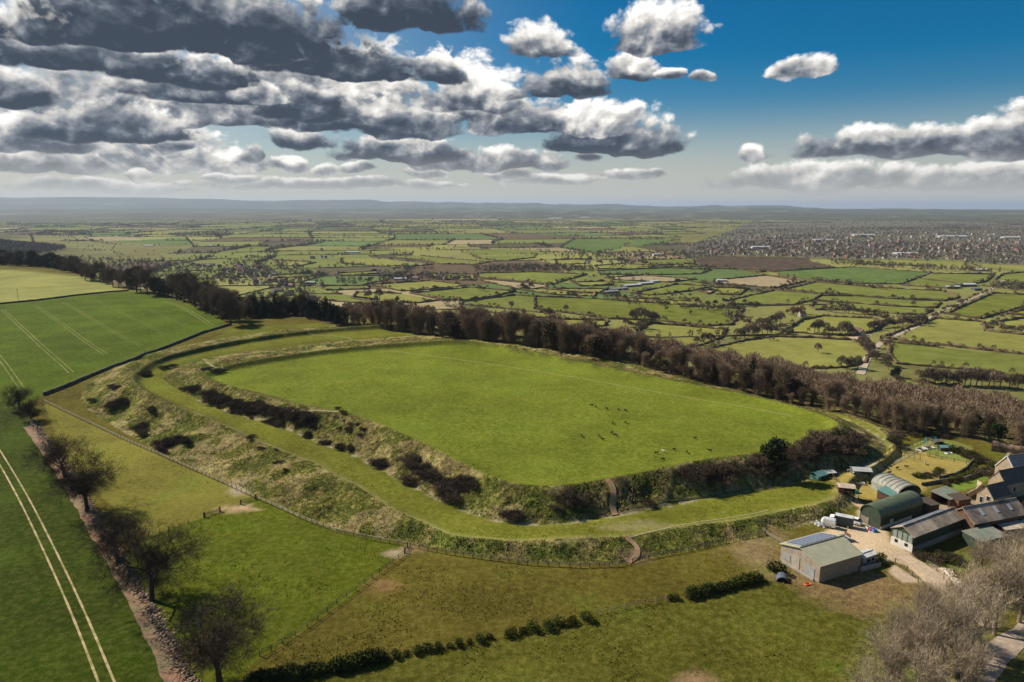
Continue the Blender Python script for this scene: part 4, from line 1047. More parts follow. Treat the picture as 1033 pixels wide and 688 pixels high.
# woods and tree belts far off, and trees in and round the town
def scatter_px(poly, n, hmin, hmax, out):
    w = PX(poly, VALE); lo, hi = w.min(0), w.max(0); k = 0
    while k < n:
        p = hr.uniform(lo, hi)
        if inside(p[:1], p[1:], w)[0]: out.append((p[0], p[1], hr.uniform(hmin, hmax), 0)); k += 1
for poly, n in (([(36, 236), (45, 233), (95, 234), (92, 238), (40, 239)], 420), ([(168, 236.5), (200, 234), (236, 235.5), (230, 238.5), (175, 239)], 420), ([(60, 262), (140, 262), (200, 268), (260, 283), (240, 290), (120, 275), (60, 270)], 520),
                ([(340, 282), (372, 281), (470, 277), (478, 284), (440, 282), (372, 286), (340, 287)], 150), ([(478, 270), (540, 268), (600, 270), (600, 275), (540, 274), (478, 275)], 330),
                ([(690, 262), (700, 246), (760, 243), (860, 244), (960, 246), (1080, 250), (1080, 268), (1000, 267), (960, 262), (880, 261), (820, 260), (740, 257)], 3000),
                ([(700, 246), (740, 232), (900, 229), (1090, 232), (1090, 250), (960, 246), (860, 244), (760, 243)], 3400),
                ([(835, 262), (866, 264), (930, 269), (985, 271), (1010, 276), (985, 275), (930, 273), (862, 268), (838, 267)], 260),
                ([(230, 262), (300, 264), (330, 285), (300, 300), (262, 292), (215, 276)], 300), ([(560, 256), (690, 254), (700, 261), (640, 262), (560, 261)], 260),
                ([(700, 232), (740, 222), (1095, 221), (1095, 232)], 2600), ([(0, 224), (300, 221), (300, 226), (0, 229)], 1300), ([(300, 226), (640, 224), (640, 229), (300, 230)], 1100), ([(380, 234), (470, 233), (470, 236), (380, 237)], 200),
                ([(1000, 286), (1075, 286), (1075, 296), (1004, 293)], 110)):
    scatter_px(poly, n, 6.5, 12.5, tree_pts)
# the wooded spur
for _ in range(14000):
    x, y = hr.normal(-1950, 330), hr.normal(2100, 330)
    if zq(x, y) > VALE+16: tree_pts.append((x, y, hr.uniform(9, 15), 0))
hedge_trees = []
def mini(seed, n=26):
    rg = np.random.default_rng(seed); d = unit(rg.normal(0, 1, (n, 3))); p = np.stack([d[:, 0]*3.6, d[:, 1]*3.6, 7.6+d[:, 2]*4.2], 1)*rg.uniform(.7, 1, (n, 1))
    a = unit(rg.normal(0, 1, (n, 3)))*2.0; b = unit(np.cross(a, rg.normal(0, 1, (n, 3))))*1.7
    v = np.stack([p-a, p+a, p+b], 1).reshape(-1, 3); v = np.vstack([v, [[-.3, 0, 0], [.3, 0, 0], [0, 0, 8]]]); return v, np.arange(len(v)).reshape(-1, 3)
minis = [mini(i) for i in range(6)]
M_FARTREE = leaf_mat('distant_twigs', (0.14, 0.108, 0.065), rand=.1, c2=(0.095, 0.082, 0.045))
for mid, (a, b) in hedge_lines:
    for _ in range(hr.poisson(np.hypot(*(b-a))/22*hr.choice([.3, .8, 2.]))):
        t = hr.random(); q = a*(1-t)+b*t+hr.normal(0, 2.5, 2); (hedge_trees if np.hypot(*q) < 1500 else tree_pts).append((q[0], q[1], hr.uniform(4, 10), 0))
tree_pts.sort(key=lambda q: q[0]**2+q[1]**2)
print('far trees', len(tree_pts))
merge_trees('distant_trees', tree_pts, minis, M_FARTREE, 'countless bare trees along the hedges, copses and gardens far out in the vale', 'trees', heights=12.0)
# --- single trees one can tell apart in the nearer vale
FT = []
for i in range(4):
    v, f = lod_tree(60+i, 12., 620, .13, 1.6); v = v*np.array([1.12, 1.12, 1]); v[:, 2] -= .7; root = empty('field_tree', (0, 0, 0)); mesh_part('crown', v, f, M_TWIG_VALE, root)
    rg = np.random.default_rng(i); segs, tips = skeleton(rg, 12., 2, 3, .3, .55, .2); v, f = tubes_np(segs, 4); mesh_part('trunk', v, f, M_BARK, root); FT.append(root)
PALE = bare_tree('pale_tree', 77, 10, levels=3, nch=4, trunk=.2, spread=.7, up=.1, twn=8, twl=1.0, tww=.12, sc=.6, bark=M_BARK_PALE, twig=M_TWIG_PALE)
def cluster(x0, y0, x1_, y1_, n, h, where, lb='bare brown tree', proto=None, hv=.25):
    if n > 3 and proto is None:
        for _ in range(int(n*.9)):
            t = RW.random(); q = P(x0+(x1_-x0)*t+RW.gauss(0, 1), y0+(y1_-y0)*t+RW.gauss(0, .8), VALE); hedge_trees.append((q[0], q[1], h*RW.uniform(.5, 1.25), 0))
        n = max(3, int(n*.78))
    for k in range(n):
        t = (k+.5)/n if n > 1 else .5
        place_px((proto or FT)[k % len(proto or FT)], x0+(x1_-x0)*t+RW.gauss(0, .6 if n > 1 else 0), y0+(y1_-y0)*t+(RW.gauss(0, .7) if n > 2 else 0), lb+' '+where, 'tree', (lb+'s '+where) if n > 1 else None, sc=h/9*RW.uniform(1-hv*1.5, 1+hv) if n > 1 else h/9)
cluster(825, 356, 825, 356, 1, 10.5, 'standing alone in the pale field beyond the right part of the wood', 'rounded brown tree')
cluster(438, 292, 438, 292, 1, 8, 'alone in the upper pale field beyond the wood, left of the middle', 'small dark tree')
cluster(482, 292.6, 490, 292.6, 3, 8, 'in the dark clump in the middle of the kite shaped field')
cluster(516, 310.5, 516, 310.5, 1, 11, 'standing in the long pasture beyond the middle of the wood', 'rounded pale budding tree', [PALE])
cluster(526, 292.5, 536, 292, 4, 12, 'at the corner where four hedges meet beyond the wood'); cluster(517, 294.5, 519, 295, 2, 8, 'left of the corner where four hedges meet')
cluster(446, 306.5, 462, 307, 4, 10, 'in the thicket at the tip of the kite shaped field'); cluster(383, 303, 383, 303, 1, 19, 'beyond the dark pines, tallest of its group', 'tall pale brown tree')
cluster(366, 301, 376, 302, 2, 14, 'beyond the dark pines, left of the tallest'); cluster(393, 306, 410, 307, 5, 13, 'beyond the dark pines, right of the tallest'); cluster(480, 307, 480, 307, 1, 8, 'on the hedge right of the kite shaped field', 'thin pale tree')
cluster(501, 298.5, 501, 298.5, 1, 8, 'on the hedge left of the long pasture', 'small brown tree'); cluster(554, 322, 554, 322, 1, 15, 'rising just behind the wood at the middle of the fort', 'large dark brown tree'); cluster(528, 318.5, 528, 318.5, 1, 10, 'just behind the wood, left of the middle of the fort', 'pale brown tree')
cluster(571, 315, 571, 315, 1, 11, 'at the hedge end beside the large shaded pasture', 'narrow brown tree'); cluster(592, 320.5, 601, 321, 3, 7, 'in the round clump on the shaded pasture hedge'); cluster(563, 298.5, 583, 299.5, 3, 8, 'on the hedge above the large shaded pasture')
cluster(606, 301, 634, 303, 6, 12, 'round the long grey farm sheds'); cluster(636, 322, 664, 326, 9, 15, 'in the tall clump at the corner of the shaded pasture'); cluster(630, 330, 655, 333, 8, 12, 'in front of the tall clump at the corner of the shaded pasture')
cluster(700, 348, 720, 345.5, 3, 12, 'at the left tip of the lone tree field'); cluster(722, 348, 737, 345, 3, 3.4, 'on the hedge left of the lone tree field', 'white blossoming bush', [leafy('blossom_bush', 5, [((0, 0, 3), (4, 4, 3))], 260, .5, M_BLOSSOM, trunk_h=2, trunk_r=.2)])
cluster(744, 342, 790, 334, 14, 12, 'in the thicket at the top left of the lone tree field'); cluster(764, 330, 790, 326, 8, 13, 'above the thicket, on the edge of the parkland'); cluster(792, 317, 812, 316, 6, 11, 'round the cottage at the parkland corner')
cluster(800, 318, 806, 318, 2, 11, 'beside the cottage at the parkland corner', 'russet tree', [bare_tree('russet_tree', 8, 12, levels=3, nch=4, trunk=.2, spread=.6, up=.1, twn=10, twl=1.2, tww=.16, sc=.6, twig=leaf_mat('russet_twigs', (.20, .095, .045)))])
cluster(820, 335, 828, 335.5, 3, 16, 'at the left end of the parkland row'); cluster(832, 337, 862, 338, 8, 14, 'in the row along the bottom of the parkland'); cluster(775, 345, 786, 343, 3, 3.5, 'beside the bush hedge at the top of the lone tree field', 'pale flowering bush', [PALE])
cluster(828, 314, 884, 318, 12, 9, 'in the row along the top of the parkland'); cluster(832, 297, 842, 297, 4, 8, 'on the hedge between the two long strips'); cluster(793, 287, 800, 286, 4, 8, 'at the corner of the deep green field'); cluster(846, 298, 846, 298, 1, 6, 'on the hedge right of the strip clump', 'small round tree')
cluster(895, 301, 925, 303, 5, 7, 'on the hedge of the long strip left of the lane'); cluster(921, 309.5, 921, 309.5, 1, 9, 'in the strip left of the lane', 'round brown tree')
cluster(876, 333, 934, 325, 30, 10, 'in the copse left of the lane'); cluster(868, 346, 884, 366, 14, 11, 'along the sunken lane at the foot of the scarp'); cluster(892, 366, 897, 375, 3, 10, 'right of the sunken lane, near the wood')
cluster(846, 371, 866, 373, 6, 11, 'at the foot of the lone tree field beside the lane'); cluster(928, 387, 1012, 391, 18, 12.5, 'in the thin row below the right hand pastures'); cluster(1012, 391, 1075, 398, 8, 11, 'at the right end of the thin row below the pastures')
cluster(898, 379, 904, 379.5, 3, 9, 'beside the slope strip, left end of the thin row', 'dark evergreen tree', [EVER[0], EVER[1]])
cluster(994, 333, 1004, 333, 3, 11, 'in the dark clump where three pastures meet'); cluster(1010, 334, 1032, 336, 6, 8, 'right of the dark clump where three pastures meet'); cluster(1004, 325, 1040, 310, 9, 6, 'on the hedge rising to the right edge')
cluster(938, 322, 1004, 291, 22, 7, 'lining the pale lane'); cluster(1000, 290, 1045, 293, 14, 8, 'round the farm at the end of the pale lane')
cluster(760, 309, 735, 309, 6, 9, 'on the hedge above the shaded pasture'); cluster(735, 300, 781, 291.5, 9, 8, 'on the hedge right of the stubble field'); cluster(690, 306, 745, 312, 8, 9, 'on the hedge beyond the long grey sheds')
cluster(640, 300, 700, 299, 10, 8, 'behind the green field beside the long grey sheds'); cluster(595, 281, 620, 277, 5, 8, 'left of the pale stubble field'); cluster(556, 290, 577, 283, 6, 9, 'on the slanting hedge left of the far sheds')
cluster(890, 352, 920, 334, 8, 5, 'on the hedge right of the lane bend')
cluster(300, 297, 345, 318, 18, 11, 'round the green paddock between village and pines'); cluster(345, 312, 440, 316, 22, 12, 'on the slope behind the dark pines')
for x in (690, 735, 780, 905, 960, 1000, 1040):
    pass
merge_trees('hedgerow_trees', hedge_trees, lodW, M_TWIG_VALE, 'small bare trees and thorns growing up out of the nearer field hedges', 'trees')
# --- houses of the villages and the town
M_WALLS = [simple_mat('pale_render', (.38, .34, .29), scale=.5), simple_mat('honey_stone', (.34, .26, .17), scale=.8), simple_mat('red_brick', (.27, .13, .085), scale=.8), simple_mat('white_render', (.52, .50, .46), scale=.5)]
M_ROOFS = [simple_mat('brown_tiles', (.15, .095, .07), scale=1, obj_rand=.3), simple_mat('grey_slates', (.13, .115, .105), scale=1, obj_rand=.3), simple_mat('red_tiles', (.22, .11, .075), scale=1, obj_rand=.3)]
def gable_mesh(L, W, E, Rg, ov=.3):
    w = MB(); x, y = L/2, W/2
    w.v = [(-x, -y, -.3), (x, -y, -.3), (x, y, -.3), (-x, y, -.3), (-x, -y, E), (x, -y, E), (x, y, E), (-x, y, E), (-x, 0, Rg), (x, 0, Rg)]
    w.f = [(0, 1, 5, 4), (2, 3, 7, 6), (1, 2, 6, 9, 5), (3, 0, 4, 8, 7)]
    r = MB(); sl = (Rg-E)/y; X = x+ov; Y = y+ov; e = E-sl*ov
    r.slab([(-X, -Y, e+.12), (X, -Y, e+.12), (X, 0, Rg+.12), (-X, 0, Rg+.12)], .15); r.slab([(-X, Y, e+.12), (-X, 0, Rg+.121), (X, 0, Rg+.121), (X, Y, e+.12)], .15)
    return w, r
HP = []
for i in range(6):
    w, r = gable_mesh([9, 11, 13, 8, 16, 10][i], [7, 7.5, 8, 6.5, 8, 7][i], [4.8, 5, 4.6, 5, 4.8, 5.2][i], [8, 8.5, 8, 7.8, 8.2, 8.8][i])
    o = w.build('house', M_WALLS[[0, 1, 2, 3, 1, 0][i]]); rf = r.build('roof', M_ROOFS[[0, 1, 2, 1, 0, 0][i]], o)
    ch = MB(); ch.box(([3, 4, 5, 3, 6, 4][i], 0, [8, 8.5, 8, 7.8, 8.2, 8.8][i]), (.9, .7, 1.8)); ch.build('chimney', M_WALLS[2], rf); HP.append(o)
hcount = [0]
def houses(poly, n, where, z=VALE):
    w = PX(poly, VALE); lo, hi = w.min(0), w.max(0); k = 0; got = []
    tries = 0
    while k < n and tries < 6000:
        tries += 1
        p = hr.uniform(lo, hi)
        if not inside(p[:1], p[1:], w)[0] or any((p[0]-q[0])**2+(p[1]-q[1])**2 < 225 for q in got): continue
        got.append(p); k += 1; i = int(hr.integers(6))
        rz = float(fbm(np.array([p[0]/160]), np.array([p[1]/160]), 2)[0]*7+hr.choice([0, math.pi/2])+hr.normal(0, .1))
        kind = ['cream house with brown roof', 'stone house with grey roof', 'brick house with red roof', 'white house with grey roof', 'long stone house with brown roof', 'cream house with high brown roof'][i]
        place(HP[i], p[0], p[1], kind+' '+where, 'house', 'houses '+where, rz=rz)
    return got
houses([(236, 268), (262, 270), (300, 288), (296, 300), (276, 297), (240, 280)], 46, 'in the village left of the dark pines')
houses([(196, 268), (212, 267), (236, 272), (238, 280)], 10, 'at the upper end of the left village')
houses([(388, 279), (440, 277), (478, 281), (462, 283), (395, 284)], 12, 'in the hamlet among trees left of the middle')
houses([(590, 264), (645, 263), (640, 266), (592, 267)], 12, 'in the hamlet below the deep green field')
houses([(655, 257), (690, 253), (700, 258), (680, 262), (655, 261)], 16, 'in the bright cluster left of the ploughed field')
houses([(620, 258), (650, 256), (652, 259), (622, 260)], 8, 'in the small row near the bright cluster')
houses([(700, 257), (720, 252), (860, 254), (960, 258), (1000, 266), (960, 262), (880, 261), (820, 259.5), (740, 257.5)], 130, 'on the near edge of the town')
houses([(1004, 258), (1075, 259), (1075, 264), (1010, 264)], 16, 'in the red roofed row at the right edge')
houses([(300, 262), (345, 256), (350, 258), (305, 264)], 6, 'on the far lane above the left village')
houses([(800, 320), (812, 318), (812, 320), (803, 322)], 1, 'beside the parkland corner')
houses([(856, 336), (872, 334), (874, 338), (860, 340)], 2, 'at the lane bend below the copse')
rest = []
def more(poly, n):
    w = PX(poly, VALE); lo, hi = w.min(0), w.max(0); k = 0
    while k < n:
        p = hr.uniform(lo, hi)
        if inside(p[:1], p[1:], w)[0]: rest.append(p); k += 1
more([(700, 254), (720, 244), (860, 243), (960, 245), (1080, 250), (1080, 258), (1000, 258), (900, 254), (860, 254)], 460); more([(720, 240), (900, 233), (1080, 235), (1080, 249), (960, 244), (860, 242)], 260)
for i, nm in ((0, 'brown_roofed_houses'), (1, 'grey_roofed_houses'), (3, 'white_houses')):
    V = []; Fq = []; FR = []; VR = []; L, W, E, Rg = 12, 8, 5, 8.5
    base = np.array([(-6, -4, 0), (6, -4, 0), (6, 4, 0), (-6, 4, 0), (-6, -4, E), (6, -4, E), (6, 4, E), (-6, 4, E), (-6, 0, Rg), (6, 0, Rg)], float)
    wf = [(0, 1, 5, 4), (2, 3, 7, 6), (1, 2, 6, 5), (5, 6, 9, 9), (3, 0, 4, 7), (7, 4, 8, 8)]; rf = [(4, 5, 9, 8), (6, 7, 8, 9)]
    bm_v = []; bm_f = []; mi = []
    for p in rest[i % 3::3]:
        a = hr.uniform(0, 3.14); c, s = math.cos(a), math.sin(a); k = hr.uniform(.7, 1.4); n0 = len(bm_v)
        for q in base: bm_v.append((p[0]+(q[0]*c-q[1]*s)*k, p[1]+(q[0]*s+q[1]*c)*k, VALE+q[2]*k))
        for f in wf: f = tuple(dict.fromkeys(f)); bm_f.append(tuple(n0+j for j in f)); mi.append(0)
        for f in rf: bm_f.append(tuple(n0+j for j in f)); mi.append(1)
    me = bpy.data.meshes.new(nm); me.from_pydata(bm_v, [], bm_f); me.materials.append(M_WALLS[i % 4]); me.materials.append(M_ROOFS[i % 2 if i != 3 else 2])
    me.polygons.foreach_set('material_index', mi); me.update()
    o = bpy.data.objects.new(nm, me); col.objects.link(o)
    tag(o, {0: 'cream houses with brown roofs', 1: 'stone houses with slate roofs', 3: 'white houses with red roofs'}[i]+' spread through the far part of the town', 'houses', kind='stuff')
# long low farm and works buildings
M_SHEDG = simple_mat('pale_grey_sheeting', (.50, .51, .50), scale=.4, stripes=(0, 2.0, .06)); M_SHEDD = simple_mat('dark_sheeting', (.12, .125, .13), scale=.4, stripes=(0, 2.0, .08)); M_WHITE = simple_mat('white_sheeting', (.42, .42, .40), scale=.4)
def long_shed(px, py, L, W, H, rz, wm, rm, label, cat='shed', group=None):
    p = P(px, py, VALE); w, r = gable_mesh(L, W, H, H+W*.14, .2); o = w.build('farm_shed', wm); r.build('roof', rm, o); o.location = (p[0], p[1], VALE); o.rotation_euler = (0, 0, rz); tag(o, label, cat, group)
for i, (x, y, L) in enumerate([(616, 295.5, 34), (624, 292.5, 40), (637, 289, 46), (650, 287, 44), (659, 285, 26)]):
    long_shed(x, y, L, 13, 3.6, .55, M_SHEDD, M_SHEDG if i > 1 else simple_mat('weathered_roof', (.26, .25, .23)), ['dark roofed shed at the near end of the long row of grey sheds', 'second shed from the near end of the long row of grey sheds', 'middle shed with pale roof in the long row of grey sheds', 'pale shed next to the far end of the long row', 'short pale shed at the far end of the long row'][i], 'shed', 'long grey farm sheds')
for x, y, L, W, H, a, wm, rm, lb in [(960, 291, 30, 12, 4.5, .1, M_SHEDD, M_SHEDG, 'grey barn in the farm left of the pale lane'), (975, 289, 36, 14, 5, .1, M_SHEDD, M_SHEDG, 'wider pale roofed barn in the farm left of the pale lane'), (985, 293, 20, 9, 4, .3, M_SHEDD, M_SHEDD, 'small dark barn beside the pale lane'),
                           (990, 273.5, 34, 12, 5, 0, M_WHITE, M_SHEDG, 'white shed on the dark hedge line near the right edge'), (767, 251, 70, 24, 8, 0, M_WHITE, M_WHITE, 'big white works building at the left of the town'), (913, 257, 80, 24, 6, .1, M_SHEDG, M_SHEDG, 'long pale school building in the town'),
                           (46, 249.5, 50, 14, 4, 0, M_SHEDD, M_SHEDD, 'dark long shed in the far left fields'), (150, 248.5, 40, 14, 4, .1, M_WHITE, M_SHEDG, 'pale long shed beyond the far left fields'), (214, 248.5, 60, 16, 4, .1, M_SHEDD, M_SHEDG, 'grey long shed left of the far village'),
                           (356, 255.5, 48, 16, 5, 0, M_WHITE, M_WHITE, 'white shed beyond the left village'), (312, 286.5, 26, 11, 4, 0, M_SHEDD, M_WHITE, 'pale roofed shed beside the left village'), (404, 282.5, 28, 10, 4, .1, M_WHITE, M_SHEDG, 'white barn in the hamlet left of the middle'),
                           (664, 258, 40, 14, 6, .2, M_WHITE, M_WHITE, 'white works building in the bright cluster'), (728, 284, 22, 10, 4, 0, M_WHITE, M_SHEDG, 'small white barn right of the stubble field'), (579, 293, 1, 1, 1, 0, None, None, None),
                           (830, 243, 90, 30, 6, 0, M_WHITE, M_WHITE, 'long white warehouse beyond the town'), (960, 239.5, 150, 40, 6, 0, M_WHITE, M_WHITE, 'longest white warehouse beyond the town'), (1020, 240.5, 90, 36, 6, 0, M_WHITE, M_WHITE, 'white warehouse beyond the town at the right edge'),
                           (870, 238, 110, 40, 6, 0, M_WHITE, M_WHITE, 'far white warehouse left of the longest one'), (560, 221, 170, 60, 9, 0, M_WHITE, M_WHITE, 'faint white works on the horizon left of the middle'), (590, 220, 120, 60, 9, 0, M_WHITE, M_WHITE, 'second faint white works on the horizon, right of the first'),
                           (850, 217, 300, 90, 14, 0, M_WHITE, M_WHITE, 'faint white buildings on the horizon to the right')]:
    if wm: long_shed(x, y, L, W, H, a, wm, rm, lb, 'building')
# lanes
o = MB(); o.poly([(*p, VALE+.2) for p in PX([(686, 262), (696, 246), (740, 232), (760, 221), (1095, 221), (1095, 268), (1000, 267), (960, 262), (880, 261.3), (820, 260), (740, 257)], VALE)]); o = o.build('town_ground', simple_mat('streets_and_gardens', (.135, .11, .08), scale=.02, var=.45, c2=(.13, .13, .055))); o['kind'] = 'structure'
if o.data.polygons[0].normal.z < 0: o.data.flip_normals()
M_ROAD = simple_mat('pale_lane', (.40, .33, .24), scale=.05, var=.15); M_ASPH = simple_mat('asphalt', (.13, .12, .115), scale=.1, var=.2); M_DIRTP = simple_mat('bare_earth', (.42, .25, .14), scale=.6, var=.25, c2=(.34, .24, .14)); M_TAN = simple_mat('tramline_earth', (.40, .31, .16), scale=.7, var=.3, c2=(.22, .20, .06))
PATHS = []
def ribbon(name, px_pts, width, mat, zoff=.06, step=1.5, kind='structure', label=None, cat=None):
    a = np.array(px_pts, float); w = smooth_poly(G(a[:, 0], a[:, 1])[:, :2], 2, closed=False); v, f = thin_ribbon(w, width, zoff, step); PATHS.append(w)
    o = mesh_np(name, v, f, mat); o['kind'] = kind; return o
ribbon('lane', [(868, 378), (873, 366), (877, 357), (885, 349), (897, 341), (915, 334), (930, 327), (940, 320), (946, 315), (965, 308), (985, 299), (998, 293), (1005, 288), (1012, 283)], 7.5, M_ROAD, .5, 12)
ribbon('lane', [(1028, 288), (1060, 283)], 7, M_ROAD, .5, 12); ribbon('lane', [(905, 287), (941, 276)], 5, M_ROAD, .5, 20)
o = MB(); o.poly([(*p, VALE+.3) for p in PX([(856, 340), (862, 337), (873, 336.5), (880, 339), (872, 342), (860, 343)], VALE)]); o = o.build('yard', simple_mat('pink_gravel', (.50, .36, .27))); o['kind'] = 'structure'
if o.data.polygons[0].normal.z < 0: o.data.flip_normals()
for nm, pts, wd in (('footpath', [(395, 354), (450, 361), (520, 371), (600, 384), (680, 399), (760, 412), (800, 420)], .9),):
    ribbon(nm, pts, wd, simple_mat('trodden_grass', (.24, .23, .06), scale=1), .05)

# ---------------------------------------------------------------- near field: tramlines, paths, fences, walls
def tram(pts, gap=1.9, width=.55, zoff=.05, mat=None):
    a = np.array(pts, float); w = smooth_poly(G(a[:, 0], a[:, 1])[:, :2], 2, closed=False)
    t = np.gradient(w, axis=0); t /= np.linalg.norm(t, axis=1)[:, None]; nrm = np.stack([-t[:, 1], t[:, 0]], 1)
    for s in (-1, 1):
        v, f = thin_ribbon(w+nrm*gap/2*s, width, zoff, 1.2); o = mesh_np('wheel_track', v, f, mat or M_TAN); o['kind'] = 'structure'
M_TR2 = simple_mat('faint_tramline', (.24, .22, .07), scale=.3, var=.3, c2=(.13, .16, .02))
tram([(-8, 448), (20, 495), (50, 555), (80, 620), (112, 700)], 2.1, .4)
tram([(-10, 349), (8, 372), (22, 392)], 1.9, .34, mat=M_TR2); tram([(2, 312), (26, 334), (48, 355), (72, 376)], 1.9, .32, mat=M_TR2); tram([(35, 308), (62, 326), (86, 344), (107, 358)], 1.9, .30, mat=M_TR2)
tram([(64, 305), (98, 325), (120, 338), (143, 349)], 1.9, .26, mat=M_TR2); tram([(97, 303), (125, 317), (150, 328), (165, 338)], 1.9, .2, mat=M_TR2); tram([(128, 302), (158, 316), (186, 328)], 1.9, .15, mat=M_TR2); tram([(165, 304), (182, 309), (200, 319), (213, 328)], 2.6, .5, mat=M_TR2)
tram([(45, 398), (100, 372), (150, 352), (200, 334), (222, 326)], 1.9, .16, mat=M_TR2)
def path_px(name, pts, w, mat, zo=.08): return ribbon(name, pts, w, mat, zo, .5)
M_RED = simple_mat('red_earth', (.33, .20, .11), scale=1.2, var=.25, c2=(.30, .22, .12))
M_TROD2 = simple_mat('faint_path', (.19, .18, .03)); path_px('dirt_path', [(612, 484), (617, 489), (619, 496), (618, 505), (618, 514), (621, 520)], 1.6, M_RED, .22)
path_px('dirt_path', [(632, 543), (640, 549), (644, 555), (642, 562), (634, 568)], 1.2, M_RED, .2)
M_TROD = simple_mat('trodden_grass_dry', (.27, .24, .11), scale=1)
path_px('footpath', [(632, 543), (663, 535), (702, 527), (740, 522), (775, 515)], .55, M_TROD)
path_px('footpath', [(360, 343), (340, 339), (310, 335)], .8, M_TROD); path_px('footpath', [(205, 362), (213, 369), (225, 372)], .9, M_TROD)
path_px('track', [(640, 511), (700, 503), (760, 492), (830, 479)], .5, simple_mat('dark_wheel_rut', (.10, .11, .03)))
path_px('footpath', [(255, 425), (280, 417), (320, 414), (345, 416)], .7, M_TROD)
path_px('farm_track', [(905, 560), (925, 568), (940, 580), (952, 594), (966, 606), (985, 622), (1003, 634)], 3.6, simple_mat('farm_track', (.48, .37, .26), scale=1, c2=(.40, .32, .22)))
path_px('lane', [(968, 705), (990, 680), (1006, 660), (1022, 645), (1045, 632)], 4.2, simple_mat('lane_gravel', (.40, .31, .24), scale=1, c2=(.30, .24, .19)))
path_px('dirt_strip', [(30, 430), (52, 460), (78, 500), (100, 538), (125, 580), (150, 625), (176, 680), (186, 710)], 3.6, simple_mat('pink_earth', (.23, .125, .075), scale=.6, var=.35, c2=(.17, .14, .07)))
path_px('track', [(868, 478), (905, 466), (925, 455), (940, 446)], 1.2, M_TROD)

M_STONE = simple_mat('grey_stone', (.25, .17, .115), scale=2, var=.45, obj_rand=.1, c2=(.10, .075, .05)); M_DSTONE = simple_mat('dark_stone', (.13, .115, .085), scale=1.5, var=.35, c2=(.08, .08, .045))
M_WOOD = simple_mat('weathered_wood', (.20, .16, .115), scale=4, var=.25); M_DWOOD = simple_mat('dark_wood', (.09, .07, .05), scale=4)
def stone_wall(px_pts, h, w, mat, label, rough=.16):
    a = np.array(px_pts, float); pts = G(a[:, 0], a[:, 1])[:, :2]; out = []
    for p, q in zip(pts[:-1], pts[1:]):
        n = max(1, int(np.hypot(*(q-p))/.9))
        for k in range(n): out.append(p+(q-p)*k/n)
    out = np.array(out+[pts[-1]]); t = np.gradient(out, axis=0); t /= np.linalg.norm(t, axis=1)[:, None]; nr = np.stack([-t[:, 1], t[:, 0]], 1); n = len(out); z = zq(out[:, 0], out[:, 1])
    rg = np.random.default_rng(n); prof = [(-.5, -.3), (-.42, .5), (-.34, 1), (.34, 1), (.42, .5), (.5, -.3)]; V = np.zeros((n, 6, 3))
    hh = h*(.82+.36*fbm(out[:, 0]/4, out[:, 1]/4, 3))
    for k, (o_, zz) in enumerate(prof):
        V[:, k, :2] = out+nr*(o_*w)+rg.normal(0, rough*.3, (n, 2)); V[:, k, 2] = z+hh*zz+rg.normal(0, rough*.45, n)*(zz > 0)
    i = np.arange(n-1)*6; Fc = np.vstack([np.stack([i+k, i+6+k, i+7+k, i+k+1], 1) for k in range(5)])
    return tag(mesh_np('stone_wall', V.reshape(-1, 3), Fc, mat), label, 'wall')
stone_wall([(-12, 350), (20, 345), (60, 335), (100, 325), (142, 314), (144, 313)], .1, .1, M_DSTONE, 'x') if False else None
stone_wall([(44, 399), (70, 389), (100, 376), (140, 361), (180, 346), (205, 336), (232, 328)], 1.3, .8, M_DSTONE, 'dark dry stone wall along the bottom edge of the tramlined green field')
stone_wall([(-30, 352), (0, 347), (30, 341), (60, 333), (90, 320), (118, 293.5), (119, 293)], 1.2, .8, M_DSTONE, 'x') if False else None
stone_wall([(-30, 310), (0, 307), (40, 303), (80, 298), (110, 295), (130, 293.5)], 1.3, .9, M_DSTONE, 'dark dry stone wall between the pale field and the tramlined green field')
# tumbled wall: many loose stones in one heap line
def rubble(px_pts, n, size, spread, name, label, cat, mat, wall=True):
    a = np.array(px_pts, float); pts = G(a[:, 0], a[:, 1])[:, :2]; seg = np.hypot(*np.diff(pts, axis=0).T); cum = np.concatenate([[0], np.cumsum(seg)]); rg = np.random.default_rng(n)
    V = []; Fs = []; base = np.array([(-1, -1, -1), (1, -1, -1), (1, 1, -1), (-1, 1, -1), (-1, -1, 1), (1, -1, 1), (1, 1, 1), (-1, 1, 1)], float)
    bf = np.array([(0, 3, 2, 1), (4, 5, 6, 7), (0, 1, 5, 4), (1, 2, 6, 5), (2, 3, 7, 6), (3, 0, 4, 7)])
    for k in range(n):
        t = rg.uniform(0, cum[-1]); i = min(len(seg)-1, np.searchsorted(cum, t)-1); u = (t-cum[i])/seg[i]; p = pts[i]*(1-u)+pts[i+1]*u
        dens = float(fbm(np.array([t/7.]), np.array([1.5]), 2)[0]); off = rg.normal(0, spread*(.6+.8*(1-dens)))
        dd = (pts[i+1]-pts[i])/seg[i]; p = p+np.array([-dd[1], dd[0]])*off; s = size*rg.uniform(.5, 1.4, 3)*np.array([1.3, 1, .6]); a_ = rg.uniform(0, 6.28)
        b = base*s*(1+rg.normal(0, .18, (8, 3))); M_ = np.array([[math.cos(a_), -math.sin(a_), 0], [math.sin(a_), math.cos(a_), 0], [0, 0, 1]]); b = b@M_.T; b[:, 2] += b[:, 0]*rg.normal(0, .3)
        zz = float(zq(p[0], p[1]))+max(0, (.75 if wall else .15)*dens*math.exp(-(off/spread/.9)**2)*rg.uniform(0, 1.3)); V.append(b+np.array([p[0], p[1], zz])); Fs.append(bf+8*k)
    o = mesh_np(name, np.vstack(V), np.vstack(Fs), mat); return tag(o, label, cat)
